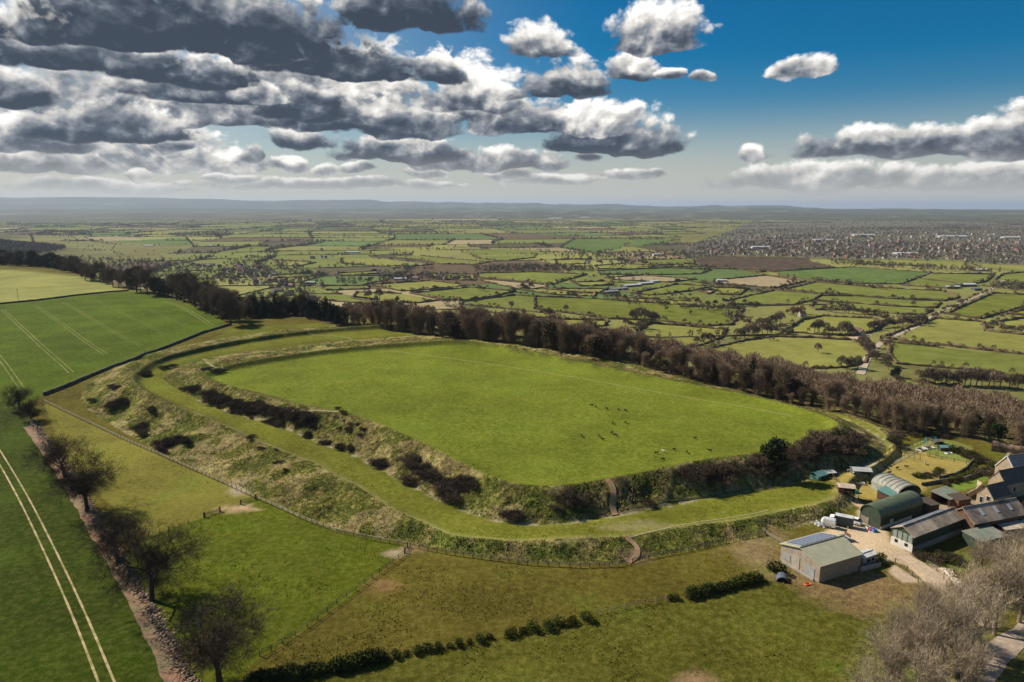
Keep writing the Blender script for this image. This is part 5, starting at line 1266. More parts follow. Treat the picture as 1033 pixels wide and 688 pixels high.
rubble([(31, 424), (45, 444), (66, 474), (90, 512), (113, 550), (136, 590), (163, 636), (190, 684), (200, 705)], 3600, .20, .7, 'tumbled_wall', 'tumbled wall of loose grey stones running under the big bare trees at left', 'wall', M_STONE)
rubble([(952, 574), (958, 580), (966, 590), (974, 600)], 260, .24, .7, 'rubble_heap', 'pale heap of stone rubble beside the farm track', 'rubble', simple_mat('pale_rubble', (.55, .45, .34), scale=2), wall=False)

def fence(px_pts, label, post_h=1.25, spacing=3.0, rails=2, post_w=.14, rail_w=.09, mat=None, wire=False, name='fence', maxpost=99):
    mat = mat or M_WOOD; a = np.array(px_pts, float); pts = G(a[:, 0], a[:, 1])[:, :2]; out = []
    L = np.hypot(*np.diff(pts, axis=0).T).sum()
    for p, q in zip(pts[:-1], pts[1:]):
        n = max(1, int(round(np.hypot(*(q-p))/spacing)))
        for k in range(n): out.append(p+(q-p)*k/n)
    out = np.array(out+[pts[-1]]); z = zq(out[:, 0], out[:, 1]); root = empty(name, (out[0][0], out[0][1], z[0])); o0 = np.array([out[0][0], out[0][1], z[0]])
    rr = MB()
    for i in range(len(out)-1):
        for k in range(rails):
            hz_ = post_h*(.42+.46*k/max(1, rails-1)) if rails > 1 else post_h*.85
            A = np.array([*out[i], z[i]+hz_])-o0; B = np.array([*out[i+1], z[i+1]+hz_])-o0; rr.tube([A, B], rail_w*.6, 4, cap=False)
    if not wire: rr.build('rail', mat, root)
    else: rr.build('wire', mat, root)
    order = np.argsort([p[0]**2+p[1]**2 for p in out]); near_ = set(order[:maxpost].tolist()); rest_ = MB()
    pm = MB(); pm.box((0, 0, post_h/2-.1), (post_w, post_w, post_h+.2)); first = None
    for i, p in enumerate(out):
        l = np.array([p[0], p[1], z[i]])-o0
        if i in near_:
            if first is None: first = pm.build('post', mat, root); o = first
            else: o = first.copy(); col.objects.link(o)
            o.parent = root; o.location = l; o.rotation_euler = (0, 0, .3*i)
        else: rest_.box((l[0], l[1], l[2]+post_h/2), (post_w, post_w, post_h))
    if rest_.v: q = rest_.build('far_posts', mat, root); q['kind'] = 'stuff'
    return tag(root, label, 'fence')
fence([(44, 405), (60, 413), (92, 428), (125, 444), (160, 459), (191, 473), (225, 488), (258, 503), (285, 515), (302, 523), (320, 530), (339, 537), (375, 545), (411, 551)], 'pale post and rail fence along the outer bank beside the yellow green field', spacing=2.4, rails=3, mat=simple_mat('pale_weathered_wood', (.36, .31, .22), scale=4))
fence([(414, 552), (450, 559), (486, 564), (532, 570), (585, 572.5), (624, 571.5), (645, 566), (663, 562), (702, 554), (740, 546), (772, 539)], 'wooden fence along the foot of the outer bank above the olive field', spacing=2.2, rails=3, post_w=.16)
fence([(408, 560), (390, 573), (368, 589), (340, 610), (310, 633), (285, 650), (262, 662)], 'wooden fence running down between the dark green and olive fields', spacing=2.6, rails=2)
fence([(150, 541), (170, 535), (190, 528), (207, 522), (222, 517)], 'short wire fence between the yellow green and dark green fields', spacing=4, rails=2, wire=True, rail_w=.02, mat=M_DWOOD)
fence([(602, 620), (630, 614), (672, 606)], 'wooden fence between the hedges in the bottom field', spacing=2.6, rails=2, mat=simple_mat('pinkish_wood', (.34, .25, .18)))
fence([(446, 655), (480, 647), (526, 638)], 'low wire fence in the gaps of the broken hedge', spacing=3.5, rails=2, wire=True, rail_w=.03)
fence([(770, 537), (778, 543), (790, 550)], 'grey barrier fence from the bank to the solar barn', spacing=2, rails=3, rail_w=.06, mat=simple_mat('grey_metal', (.33, .30, .26)))
fence([(838, 479), (846, 490), (856, 497), (866, 504), (878, 508)], 'wooden fence on the left side of the animal paddock', spacing=3, rails=2, mat=M_DWOOD)
fence([(838, 479), (862, 471), (885, 463), (908, 453), (925, 448), (934, 443)], 'dark fence along the upper edge of the animal paddock', spacing=3, rails=3, mat=M_DWOOD)
fence([(906, 453), (925, 458), (950, 464), (975, 468)], 'thin fence between the paddock and the playground lawn', spacing=4, rails=2, mat=M_DWOOD)
fence([(903, 568), (915, 576), (926, 587), (940, 601)], 'low dark fence on the field side of the farm track', spacing=2.4, rails=1, mat=M_DWOOD)
fence([(935, 570), (945, 576), (952, 583), (968, 598)], 'wooden fence on the shed side of the farm track', spacing=2.4, rails=2)
fence([(775, 528), (800, 523), (830, 517), (850, 512)], 'grey fence at the foot of the bank behind the solar barn', spacing=2.5, rails=2, mat=M_WOOD)
def gate(px, py, px2, py2, label):
    A, B = G([px, px2], [py, py2]); root = empty('field_gate', tuple(A)); d = B-A
    m = MB()
    for k in range(5): m.tube([(0, 0, .25+.22*k), (d[0], d[1], d[2]+.25+.22*k)], .04, 4)
    m.tube([(0, 0, .25), (d[0], d[1], d[2]+1.13)], .04, 4); m.build('bars', M_WOOD, root)
    for t in (0, 1): p = MB(); p.box((d[0]*t, d[1]*t, d[2]*t+.65), (.28, .28, 1.6)); p.build('post', M_DWOOD, root)
    tag(root, label, 'gate')
gate(411, 552.5, 408.5, 558, 'wooden field gate at the corner of the outer bank fence and the olive field')
gate(258, 503.5, 243, 509, 'dark wooden gate at the end of the short wire fence, beside bare earth')
gate(222, 516, 206, 522, 'low wooden gate left of the bare earth patch on the short fence'); gate(30, 428, 38, 433, 'wooden gate in the field corner by the dark stone wall')
# telegraph pole
m = empty('telegraph_pole', tuple(G(18.5, 303)[0])); b_ = MB(); b_.tube([(0, 0, -.3), (0, 0, 9.5)], [.16, .11], 6); b_.build('pole', M_DWOOD, m); b_ = MB(); b_.box((0, 0, 8.9), (1.5, .12, .12)); b_.build('crossarm', M_DWOOD, m)
tag(m, 'lone dark telegraph pole standing on the wall between the two left fields', 'pole')
# dead grass and moss tussocks over the banks
def tussocks(n, seed, lo_, hi_):
    rg = np.random.default_rng(seed); V = []; C = []; got = 0
    while got < n:
        x = rg.uniform(-170, 120, 20000); y = rg.uniform(130, 330, 20000)
        a1_, a2_ = inside(x, y, INNER), inside(x, y, TOE1); b1_, b2_ = inside(x, y, OUTER), inside(x, y, TOE2)
        ok = ((a2_ & ~a1_) | (b2_ & ~b1_)) & (rg.random(20000) < sstep(.32, .62, fbm(x/5, y/5, 3)))
        nf = fbm(x/6, y/6, 4); ok &= (nf > lo_) & (nf < hi_); x, y = x[ok], y[ok]
        for q in PATHS:
            if q[:, 1].max() < 340 and q[:, 1].min() > 100: kp = line_dist(x, y, q) > 1.5; x, y = x[kp], y[kp]
        got += len(x)
        z = zq(x, y); k = len(x); s = rg.uniform(.10, .36, (k, 1, 1)); a = rg.uniform(0, 6.28, (k, 4)); r_ = rg.uniform(.5, 1.1, (k, 4))
        base = np.zeros((k, 5, 3)); base[:, :4, 0] = np.cos(a*.2+np.arange(4)*1.57)*r_; base[:, :4, 1] = np.sin(a*.2+np.arange(4)*1.57)*r_; base[:, :4, 2] = -.3; base[:, 4, 2] = rg.uniform(.6, 1.3, k); base[:, 4, 0] = rg.normal(0, .3, k)
        V.append((base*s+np.stack([x, y, z], -1)[:, None, :]).reshape(-1, 3))
    V = np.vstack(V); n_ = len(V)//5; i = np.arange(n_)*5; Fc = np.vstack([np.stack([i+q, i+(q+1) % 4, i+4], 1) for q in range(4)]); return V, Fc
for sd_, n, c, nm, lb in ((1, 10000, (.20, .165, .055), 'dry_tussocks', 'dry straw coloured grass tussocks covering the fort banks'), (2, 34000, (.085, .095, .014), 'green_tussocks', 'dark green grass tussocks and moss covering the fort banks'), (3, 5000, (.17, .11, .065), 'dead_bracken', 'brown dead bracken scattered over the fort banks')):
    V, Fc = tussocks(n, sd_, *{1: (.50, 1.), 2: (0., .56), 3: (.53, 1.)}[sd_]); tag(mesh_np(nm, V, Fc, leaf_mat(nm, c, rand=0)), lb, 'grass', kind='stuff')
# grass tufts standing in the grazed fields, coloured like the turf they grow in
rg = np.random.default_rng(44)
px_ = rg.uniform(-20, 1050, 150000); py_ = 400+300*rg.random(150000)**1.0
w_ = P(px_, py_, 0.0); x, y = w_[:, 0], w_[:, 1]
x2 = rg.uniform(-130, 125, 60000); y2 = rg.uniform(165, 370, 60000); k2 = inside(x2, y2, INNER); x = np.concatenate([x, x2[k2]]); y = np.concatenate([y, y2[k2]])
i_ = np.clip(np.searchsorted(_LX, x), 0, len(_LX)-1); j_ = np.clip(np.searchsorted(_LY, y), 0, len(_LY)-1); cc = colr.reshape(len(_LY), len(_LX), 3)[j_, i_]
cropm = inside(x, y, GP([(-160, 430), (0, 404), (24, 408), (40, 434), (70, 482), (100, 530), (140, 600), (178, 668), (200, 720), (120, 800), (-300, 800)])) | inside(x, y, GP([(-160, 430), (-160, 314), (0, 307), (60, 300), (130, 293.5), (212, 316), (230, 328), (190, 342), (100, 375), (44, 399), (24, 408), (0, 404)]))
bankm = (inside(x, y, TOE1) & ~inside(x, y, INNER)); ok = ~cropm & ~bankm & (cc[:, 0] < .2) & (rg.random(len(x)) < sstep(.42, .8, fbm(x/7+20, y/7, 3))) & (edge_s(x, y) < -3); x, y, cc = x[ok], y[ok], cc[ok]
k = len(x); s = rg.uniform(.06, .17, (k, 1, 1))*rg.choice([1, 1, 1, 1.7], k)[:, None, None]; base = np.zeros((k, 5, 3)); aa = rg.uniform(0, 1.5, (k, 1))+np.arange(4)*1.57; base[:, :4, 0] = np.cos(aa); base[:, :4, 1] = np.sin(aa); base[:, :4, 2] = -.2; base[:, 4, 2] = rg.uniform(.7, 1.5, k)
V = (base*s+np.stack([x, y, zq(x, y)], -1)[:, None, :]).reshape(-1, 3); i = np.arange(k)*5; Fc = np.vstack([np.stack([i+q, i+(q+1) % 4, i+4], 1) for q in range(4)])
o = mesh_np('grass_tufts', V, Fc, M_GROUND); vcol(o, 'Col', np.repeat(cc*rg.uniform(.6, 1.25, (k, 1)), 5, 0)); vcol(o, 'tus', np.full(len(V), .1)); tag(o, 'short tufts of grass standing up all over the grazed fields', 'grass', kind='stuff'); print('tufts', k)
# ---------------------------------------------------------------- farmstead
M_CLAD = simple_mat('grey_wood_cladding', (.33, .275, .215), scale=1, var=.25, stripes=(0, .5, .22)); M_FIBRE = simple_mat('green_grey_roof_sheets', (.37, .36, .25), scale=.6, var=.12, stripes=(0, .6, .07)); M_OLDROOF = simple_mat('lichened_brown_roof', (.50, .40, .30), scale=.5, var=.38, stripes=(0, .7, .10), c2=(.30, .24, .18))
M_PV = simple_mat('solar_panel', (.17, .20, .27), rough=.25, spec=.6, var=.1); M_PVF = simple_mat('panel_frame', (.55, .56, .58), rough=.4); M_DKG = simple_mat('dark_green_sheeting', (.05, .068, .042), rough=.6, scale=.6, stripes=(0, .5, .12), spec=.35); M_GREENP = simple_mat('green_grey_boarding', (.12, .15, .125), scale=1, stripes=(0, .5, .15))
M_WHW = simple_mat('white_blockwork', (.62, .60, .55), scale=1, var=.15); M_BLOCK = simple_mat('grey_blockwork', (.33, .30, .26), scale=1, var=.2); M_DARK = simple_mat('dark_opening', (.012, .012, .012)); M_RUST = simple_mat('rusty_sheeting', (.15, .085, .055), scale=1.2, var=.35, stripes=(0, .4, .15), c2=(.13, .07, .05)); M_TEAL = simple_mat('teal_sheeting', (.13, .26, .23), scale=1, var=.15)
M_ROOFG = simple_mat('green_felt_roof', (.17, .20, .155), scale=.8, var=.2, c2=(.23, .22, .18)); M_LSTONE = simple_mat('honey_limestone', (.42, .32, .21), scale=1.5, var=.22, c2=(.33, .27, .19)); M_SLATE = simple_mat('pale_stone_tiles', (.30, .275, .255), scale=1.2, var=.2, stripes=(1, .5, .1)); M_DSLATE = simple_mat('dark_stone_tiles', (.125, .108, .092), scale=1.2, var=.3); M_GLASS = simple_mat('window_glass', (.02, .025, .03), rough=.15, spec=.6); M_METAL = simple_mat('galvanised_sheet', (.42, .43, .42), rough=.5, metal=.3, scale=.8, var=.15, stripes=(0, .5, .08)); M_TYRE = simple_mat('rubber', (.02, .02, .02)); M_WPAINT = simple_mat('white_paint', (.80, .80, .78), rough=.4, spec=.5)
def frame_of(A, B, C):
    """local frame from three base corners on the photo: u along the gable face A-B, v away along B-C"""
    a, b, c = G([A[0], B[0], C[0]], [A[1], B[1], C[1]]); u = (b-a)[:2]; W = np.hypot(*u); u = u/W; v = np.array([-u[1], u[0]]); L = float((c-b)[:2]@v); 
    if L < 0: v = -v; L = -L
    # share the error between the two directions
    w2 = (c-b)[:2]; w2 = w2/np.hypot(*w2); e = math.atan2(v[0]*w2[1]-v[1]*w2[0], v@w2)/2; R2 = np.array([[math.cos(e), -math.sin(e)], [math.sin(e), math.cos(e)]]); v = R2@v; u = R2@u
    o = b[:2]; z = min(a[2], b[2], c[2]); rz = math.atan2(v[1], v[0])
    return o, W, L, z, rz, float(np.sign(u[0]*v[1]-u[1]*v[0]))
def building(name, A, B, C, eave, ridge, wall, roof, label, cat='barn', ov=.35, L=None, W=None, lower=None, wall2=None):
    """origin at corner B; local x runs along the side B-C, local y from B to A"""
    o, w, l, z, rz, sg = frame_of(A, B, C); L = L or l; W = W or w
    root = empty(name, (o[0], o[1], z), rz); s = 1.0 # y axis of the root = left of x
    m = MB(); E0 = 0
    y1_, m_ = W, W/2
    m.v = [(0, 0, -.4), (L, 0, -.4), (L, W, -.4), (0, W, -.4), (0, 0, eave), (L, 0, eave), (L, W, eave), (0, W, eave), (0, m_, ridge), (L, m_, ridge)]
    m.f = [(0, 1, 5, 4), (2, 3, 7, 6), (1, 2, 6, 9, 5), (3, 0, 4, 8, 7)]
    m.build('wall', wall, root); sl = (ridge-eave)/m_
    r = MB(); r.slab([(-ov, -ov, eave-sl*ov+.14), (L+ov, -ov, eave-sl*ov+.14), (L+ov, m_, ridge+.14), (-ov, m_, ridge+.14)], .16); r.slab([(-ov, W+ov, eave-sl*ov+.14), (-ov, m_, ridge+.142), (L+ov, m_, ridge+.142), (L+ov, W+ov, eave-sl*ov+.14)], .16)
    rf = r.build('roof', roof, root); cp = MB(); cp.tube([(-ov, m_, ridge+.19), (L+ov, m_, ridge+.19)], .13, 5); cp.build('ridge_cap', roof, rf)
    if lower:
        q = MB(); q.box((L/2, -.04, lower/2-.1), (L+.12, .1, lower)); q.box((-.04, W/2, lower/2-.1), (.1, W+.12, lower)); q.build('plinth', wall2, root)
    tag(root, label, cat); return root, W, L, eave, ridge
def panelv(root, name, mat, x0, x1_, z0, z1, side='gable', depth=.06, off=0.0):
    m = MB()
    if side == 'gable': m.box((-depth/2-.03-off, (x0+x1_)/2, (z0+z1)/2), (depth, x1_-x0, z1-z0))
    else: m.box(((x0+x1_)/2, -depth/2-.03-off, (z0+z1)/2), (x1_-x0, depth, z1-z0))
    return m.build(name, mat, root)
def pv_array(root, W, L, E, Rg, x0, x1_, cols, rows, y0f=.08, y1f=.92):
    """solar panels on the far slope (y from ridge W/2 to W)"""
    fr = MB(); m_ = W/2; sl = (Rg-E)/m_
    hgt = lambda y: Rg-(y-m_)*sl+.30
    ya, yb = m_+m_*(1-y1f)+.1, m_+m_*(1-y0f)
    fr.slab([(x0, ya, hgt(ya)), (x1_, ya, hgt(ya)), (x1_, yb, hgt(yb)), (x0, yb, hgt(yb))], .06); f = fr.build('solar_array', M_PVF, root); cw = (x1_-x0)/cols; rh = (yb-ya)/rows
    for i in range(cols):
        for j in range(rows):
            p = MB(); xa, xb, y_a, y_b = x0+i*cw+.09, x0+(i+1)*cw-.09, ya+j*rh+.07, ya+(j+1)*rh-.07
            p.slab([(xa, y_a, hgt(y_a)+.05), (xb, y_a, hgt(y_a)+.05), (xb, y_b, hgt(y_b)+.05), (xa, y_b, hgt(y_b)+.05)], .04); p.build('panel', M_PV, f)
# 1 solar barn
root, W, L, E, Rg = building('solar_barn', (787.3, 564.5), (826, 588), (867, 575), 4.0, 5.6, M_CLAD, M_FIBRE, 'grey wooden barn with solar panels on one roof slope, nearest building of the farm')
pv_array(root, W, L, E, Rg, .6, L-.8, 8, 4)
panelv(root, 'door', M_METAL, W*.12, W*.36, 0, 2.6); panelv(root, 'door', simple_mat('bleached_boards', (.38, .34, .28), stripes=(1, .4, .15)), W*.50, W*.68, 0, 3.2); panelv(root, 'window', M_METAL, W*.74, W*.94, .9, 2.4)
rf = MB(); rf.box((-.5, W/2, .25), (.25, W*.8, .5)); rf.build('kerb', M_BLOCK, root)
root, W, L, E, Rg = building('block_shed', (860, 568), (870, 573), (884, 568.5), 2.3, 2.5, M_BLOCK, M_SHEDG, 'small flat grey blockwork shed behind the solar barn', 'shed', ov=.15); panelv(root, 'window', M_DARK, L*.3, L*.5, 1.1, 1.7, 'side'); panelv(root, 'window', M_DARK, L*.65, L*.8, 1.1, 1.7, 'side')
stone_wall([(867.5, 576.5), (878, 574), (888, 571.5)], 1.1, .4, M_BLOCK, 'low blockwork wall running from the solar barn towards the yard', rough=.04)
# 2 green barrel barn
def barrel(name, A, B, C, wallh, top, body, roofm, label, open_front=False, ribs=False, L=None):
    o, W, l, z, rz, sg = frame_of(A, B, C); L = L or l; root = empty(name, (o[0], o[1], z), rz); n = 14
    prof = [(0, wallh)]+[(W/2-W/2*math.cos(math.pi*k/n), wallh+(top-wallh)*math.sin(math.pi*k/n)**.9) for k in range(1, n)]+[(W, wallh)]
    r = MB(); k = len(prof)
    for x in (-.25, L+.25):
        for y, zz in prof: r.v.append((x, y, zz+.1))
    for x in (-.25, L+.25):
        for y, zz in prof: r.v.append((x, W/2+(y-W/2)*.985, zz))
    for i in range(k-1): r.f.append((i, i+1, k+i+1, k+i)); r.f.append((2*k+i, 3*k+i, 3*k+i+1, 2*k+i+1)); r.f.append((i, 2*k+i, 2*k+i+1, i+1)); r.f.append((k+i, k+i+1, 3*k+i+1, 3*k+i))
    r.build('roof', roofm, root, smooth=False)
    w = MB(); w.slab([(0, 0, -.3), (L, 0, -.3), (L, 0, wallh+.05), (0, 0, wallh+.05)], .08) if False else None
    w.box((L/2, .05, wallh/2-.1), (L, .1, wallh+.2)); w.box((L/2, W-.05, wallh/2-.1), (L, .1, wallh+.2))
    ends = [(L-.02)] if open_front else [.02, L-.02]
    for x in ends: nb_ = len(w.v); w.v += [(x, y, zz-.02) for y, zz in prof]+[(x, W, -.3), (x, 0, -.3)]; w.f.append(tuple(range(nb_, nb_+k+2)))
    w.build('wall', body, root)
    if ribs:
        q = MB()
        for i in range(7):
            x = L*i/6; q.tube([(x, y, zz+.18) for y, zz in prof], .07, 4)
        q.build('rib', M_METAL, root)
    return tag(root, label, 'barn'), W, L
root, W, L = barrel('arched_green_barn', (866, 526), (887.5, 534.5), (934, 521), 2.9, 5.4, M_DKG, simple_mat('green_curved_roof', (.095, .115, .065), rough=.45, spec=.45, scale=.6, stripes=(0, .5, .1)), 'dark green barn with a curved barrel roof beside the yard')
panelv(root, 'plinth', M_WHW, 0, L*.75, -.1, .9, 'side'); panelv(root, 'door', M_CLAD, W*.55, W*.95, -.1, 2.0); panelv(root, 'hatch', M_WHW, L*.22, L*.30, .9, 1.9, 'side')
# 3 long shed
root, W, L, E, Rg = building('long_brown_shed', (897, 548.5), (920, 557.5), (981, 541), 4.1, 5.6, M_DKG, M_OLDROOF, 'long shed with brown sheet roof, solar panels and a white and green gable', lower=None)
pv_array(root, W, L, E, Rg, .8, L-1.5, 16, 2); panelv(root, 'plinth', M_WHW, 0, W, -.2, 2.1); panelv(root, 'gable_boarding', simple_mat('pale_green_boarding', (.24, .28, .24), stripes=(1, .4, .14)), W*.02, W*.98, 2.12, 4.05)
panelv(root, 'side_plinth', M_BLOCK, 0, L, -.2, 1.4, 'side'); panelv(root, 'window', M_DARK, W*.22, W*.36, 1.0, 1.7, off=.07); panelv(root, 'window', M_DARK, W*.68, W*.82, 1.0, 1.7, off=.07)
for k in range(5): panelv(root, 'post', M_GREENP, W*(.02+.235*k), W*(.05+.235*k), 2.1, 4.3, off=.08)
# 4 wide brown shed
root, W, L, E, Rg = building('wide_brown_shed', (958, 531), (981, 543), (1029, 530), 4.0, 6.6, M_RUST, simple_mat('brown_sheet_roof', (.46, .355, .26), scale=.5, var=.2, stripes=(0, .7, .08), c2=(.17, .14, .115)), 'wide barn with plain brown roof and pale skylights, behind the long shed')
sl = (Rg-E)/(W/2)
for k, fx in enumerate((.22, .5, .76)):
    m = MB(); ya, yb = W*.16, W*.36; x0 = L*fx; m.slab([(x0, ya, E+sl*ya+.22), (x0+.9, ya, E+sl*ya+.22), (x0+.9, yb, E+sl*yb+.22), (x0, yb, E+sl*yb+.22)], .05); m.build('skylight', M_SHEDG, root)
panelv(root, 'opening', M_DARK, L*.05, L*.9, 0, 2.8, 'side')
def mono(name, A, B, C, h0, h1, wall, roof, label, cat='shed', ov=.2, posts=False):
    o, W, L, z, rz, sg = frame_of(A, B, C); root = empty(name, (o[0], o[1], z), rz)
    if not posts:
        m = MB(); m.v = [(0, 0, -.3), (L, 0, -.3), (L, W, -.3), (0, W, -.3), (0, 0, h0), (L, 0, h0), (L, W, h1), (0, W, h1)]; m.f = [(0, 1, 5, 4), (1, 2, 6, 5), (2, 3, 7, 6), (3, 0, 4, 7)]; m.build('wall', wall, root)
    else:
        m = MB(); m.box((L/2, W-.05, h1/2), (L, .1, h1)); m.box((L-.05, W/2, h1/2), (.1, W, h1)); m.build('wall', wall, root)
        for x in (.1, L/2, L-.1): q = MB(); q.box((x, .1, h0/2), (.2, .2, h0)); q.build('post', M_DWOOD, root)
    r = MB(); sl = (h1-h0)/W; r.slab([(-ov, -ov, h0-sl*ov+.12), (L+ov, -ov, h0-sl*ov+.12), (L+ov, W+ov, h1+sl*ov+.12), (-ov, W+ov, h1+sl*ov+.12)], .12); r.build('roof', roof, root)
    return tag(root, label, cat), W, L
mono('flat_green_shed', (971, 547), (988, 556), (1012, 548), 2.4, 2.9, M_DKG, M_ROOFG, 'dark green shed with a flat weathered green roof in front of the wide barn')
mono('lean_to', (1003, 536), (1014, 543), (1033, 538), 2.2, 2.6, M_RUST, M_OLDROOF, 'low lean-to with faded brown roof at the right edge', 'shed'); mono('small_pale_shed', (1020, 532), (1028, 536), (1040, 532), 2.0, 2.4, M_TEAL, M_SHEDG, 'small pale shed cut by the right edge of the view', 'shed')
# 7 dutch barn
root, W, L = barrel('dutch_barn', (907, 506), (928, 501), (915, 494), 1.3, 3.9, M_METAL, simple_mat('galvanised_curved_roof', (.25, .26, .20), rough=.6, metal=0, stripes=(0, .5, .08), c2=(.33, .31, .26)), 'open fronted metal barn with a pale curved roof behind the dark green one', open_front=True, ribs=True, L=9)
mono('rusty_store', (884, 503), (899, 508), (909, 504), 2.0, 2.5, M_RUST, M_TEAL, 'low rusty store with a teal roof edge beside the curved metal barn')
root, W, L = mono('open_cart_shed', (938, 507), (957, 514), (972, 508.5), 2.8, 3.3, M_RUST, M_ROOFG, 'open fronted shed with two green roof sheets and rusty walls', posts=True)
root, W, L = mono('rusty_bay', (957, 510), (966, 515.5), (976, 512), 3.0, 3.2, M_RUST, M_DWOOD, 'tall rusty brown bay at the right end of the open fronted shed')
mono('dark_lean_to', (926, 513), (936, 519), (945, 516), 2.4, 2.8, M_DWOOD, M_DWOOD, 'dark wooden lean-to at the back of the dark green barn')
# stone farmhouses
def chimney(root, x, y, z0, h=1.4): m = MB(); m.box((x, y, z0+h/2), (.8, .7, h)); m.box((x, y, z0+h), (.95, .85, .15)); return m.build('chimney', M_LSTONE, root)
def window(root, x, z, side='side', w=.9, h=1.2):
    m = MB(); 
    if side == 'side': m.box((x, -.05, z), (w+.2, .08, h+.2))
    else: m.box((-.05, x, z), (.08, w+.2, h+.2))
    f = m.build('window', M_WHW, root); m = MB()
    if side == 'side': m.box((x, -.10, z), (w, .03, h))
    else: m.box((-.10, x, z), (.03, w, h))
    m.build('pane', M_GLASS, f)
root, W, L, E, Rg = building('stone_cottage', (985, 506), (1001, 512.5), (1018, 507), 2.6, 5.4, M_LSTONE, M_DSLATE, 'low stone cottage with dark roof, nearest of the three stone houses', 'house', ov=.1); window(root, W*.3, 2.2, 'gable'); window(root, W*.7, 1.2, 'gable', .8, 1.6); window(root, L*.5, 1.5); panelv(root, 'door', M_GREENP, L*.15, L*.28, 0, 2.0, 'side')
root, W, L, E, Rg = building('stone_house', (996, 497), (1013, 504), (1040, 497), 4.2, 7.4, M_LSTONE, M_DSLATE, 'stone house with dark roof between the low cottage and the big house', 'house', ov=.1); window(root, W*.5, 3.0, 'gable'); window(root, L*.3, 2.6); window(root, L*.7, 2.6)
root, W, L, E, Rg = building('big_stone_house', (1003, 486), (1022, 494), (1062, 484), 5.0, 9.0, M_LSTONE, M_SLATE, 'large stone house with a steep pale stone roof at the right edge', 'house', ov=.05); chimney(root, .6, W/2, Rg-.5); window(root, W*.5, 4.5, 'gable'); window(root, L*.3, 3.0); window(root, L*.6, 3.0)
cp = MB(); cp.slab([(-.2, -.15, E+.2), (.25, -.15, E+.2), (.25, W/2, Rg+.5), (-.2, W/2, Rg+.5)], .25); cp.slab([(-.2, W+.15, E+.2), (-.2, W/2, Rg+.5), (.25, W/2, Rg+.5), (.25, W+.15, E+.2)], .25); cp.build('gable_coping', M_WHW, root)
stone_wall([(1000, 455), (1015, 457), (1045, 462), (1075, 468)], 3.2, .8, M_STONE, 'long high grey stone wall below the wood at the right edge'); stone_wall([(975, 503), (984, 498), (990, 493), (986, 489)], 1.5, .5, M_LSTONE, 'pale garden wall left of the stone cottage')
stone_wall([(948, 484), (965, 480), (975, 474), (982, 466)], 1.2, .7, M_DSTONE, 'curving dark garden wall below the playground lawn'); stone_wall([(930, 490), (955, 486), (975, 484), (990, 478)], 1.0, .7, M_DSTONE, 'lower dark garden wall above the small lawns')
# green bushes and low hedges round the farm
hedge_bushes([(893, 492), (900, 496), (890, 500)], 6, 1.2, 'in front of the curved metal barn', 1, [SHRUB[0], GBUSH[0]]); hedge_bushes([(922, 482), (940, 480), (950, 474)], 9, .8, 'in the garden above the open fronted shed', 1.5, [SHRUB[1], GBUSH[1], SHRUB[2]])
hedge_bushes([(950, 489), (966, 484), (980, 480), (984, 470), (980, 458)], 20, .85, 'along the garden walls below the playground', 1, [SHRUB[1], GBUSH[0], GBUSH[1]]); hedge_bushes([(925, 560), (940, 566), (952, 562), (965, 570)], 14, .85, 'beside the long brown shed', 1.8, [SHRUB[2], GBUSH[0], SHRUB[0]])
hedge_bushes([(1020, 522), (1030, 516), (1040, 510)], 10, 1.0, 'between the wide barn and the stone houses', 1.5, [SHRUB[0], SHRUB[1]]); hedge_bushes([(960, 455), (985, 463), (1000, 472), (995, 480)], 16, 1.2, 'behind the stone houses', 2, [SHRUB[0], GBUSH[1], SHRUB[1]])
hedge_bushes([(905, 450), (900, 440), (925, 438), (955, 441)], 16, 1.0, 'at the edge of the wood above the playground', 2, [SHRUB[0], GBUSH[1], SHRUB[1]])
# ---- vehicles in the yard
def wheel(root, x, y, r=.35, w=.22):
    m = MB(); m.tube([(x, y-w/2, r), (x, y+w/2, r)], r, 12); wh = m.build('wheel', M_TYRE, root); m = MB(); m.tube([(x, y-w/2-.01, r), (x, y+w/2+.01, r)], r*.5, 10); m.build('rim', M_SHEDG, wh)
def loft(secs, name, mat, root):
    """closed body from cross sections (x, halfwidth, z0, z1, top halfwidth)"""
    m = MB()
    for x, hw, z0, z1, tw in secs: m.v += [(x, -hw, z0), (x, -hw, (z0+z1)/2), (x, -tw, z1), (x, tw, z1), (x, hw, (z0+z1)/2), (x, hw, z0)]
    n = len(secs)
    for i in range(n-1):
        for k in range(6): a = i*6+k; b = i*6+(k+1) % 6; m.f.append((a, b, b+6, a+6))
    m.f.append(tuple(range(5, -1, -1))); m.f.append(tuple(range((n-1)*6, n*6))); return m.build(name, mat, root)
def horse_trailer(px, py, rz, label):
    root = empty('horse_trailer', tuple(G(px, py)[0]), rz, 1.0); loft([(-1.7, .85, .45, 1.9, .7), (-1.5, .9, .4, 2.3, .75), (1.2, .9, .4, 2.3, .75), (1.7, .8, .45, 1.7, .6)], 'body', M_WPAINT, root)
    m = MB(); m.box((0, 0, 2.33), (2.6, 1.3, .08)); m.build('roof', M_SHEDG, root); m = MB(); m.box((-.2, -.92, 1.55), (1.2, .03, .5)); m.build('window', M_GLASS, root)
    m = MB(); m.tube([(1.6, -.5, .5), (2.9, 0, .5)], .05, 5); m.tube([(1.6, .5, .5), (2.9, 0, .5)], .05, 5); m.build('drawbar', M_METAL, root)
    for x in (-.45, .4):
        for y in (-.95, .95): wheel(root, x, y, .33)
    return tag(root, label, 'trailer')
horse_trailer(835.5, 531.5, R(150), 'white horse trailer at the left end of the vehicles in the yard')
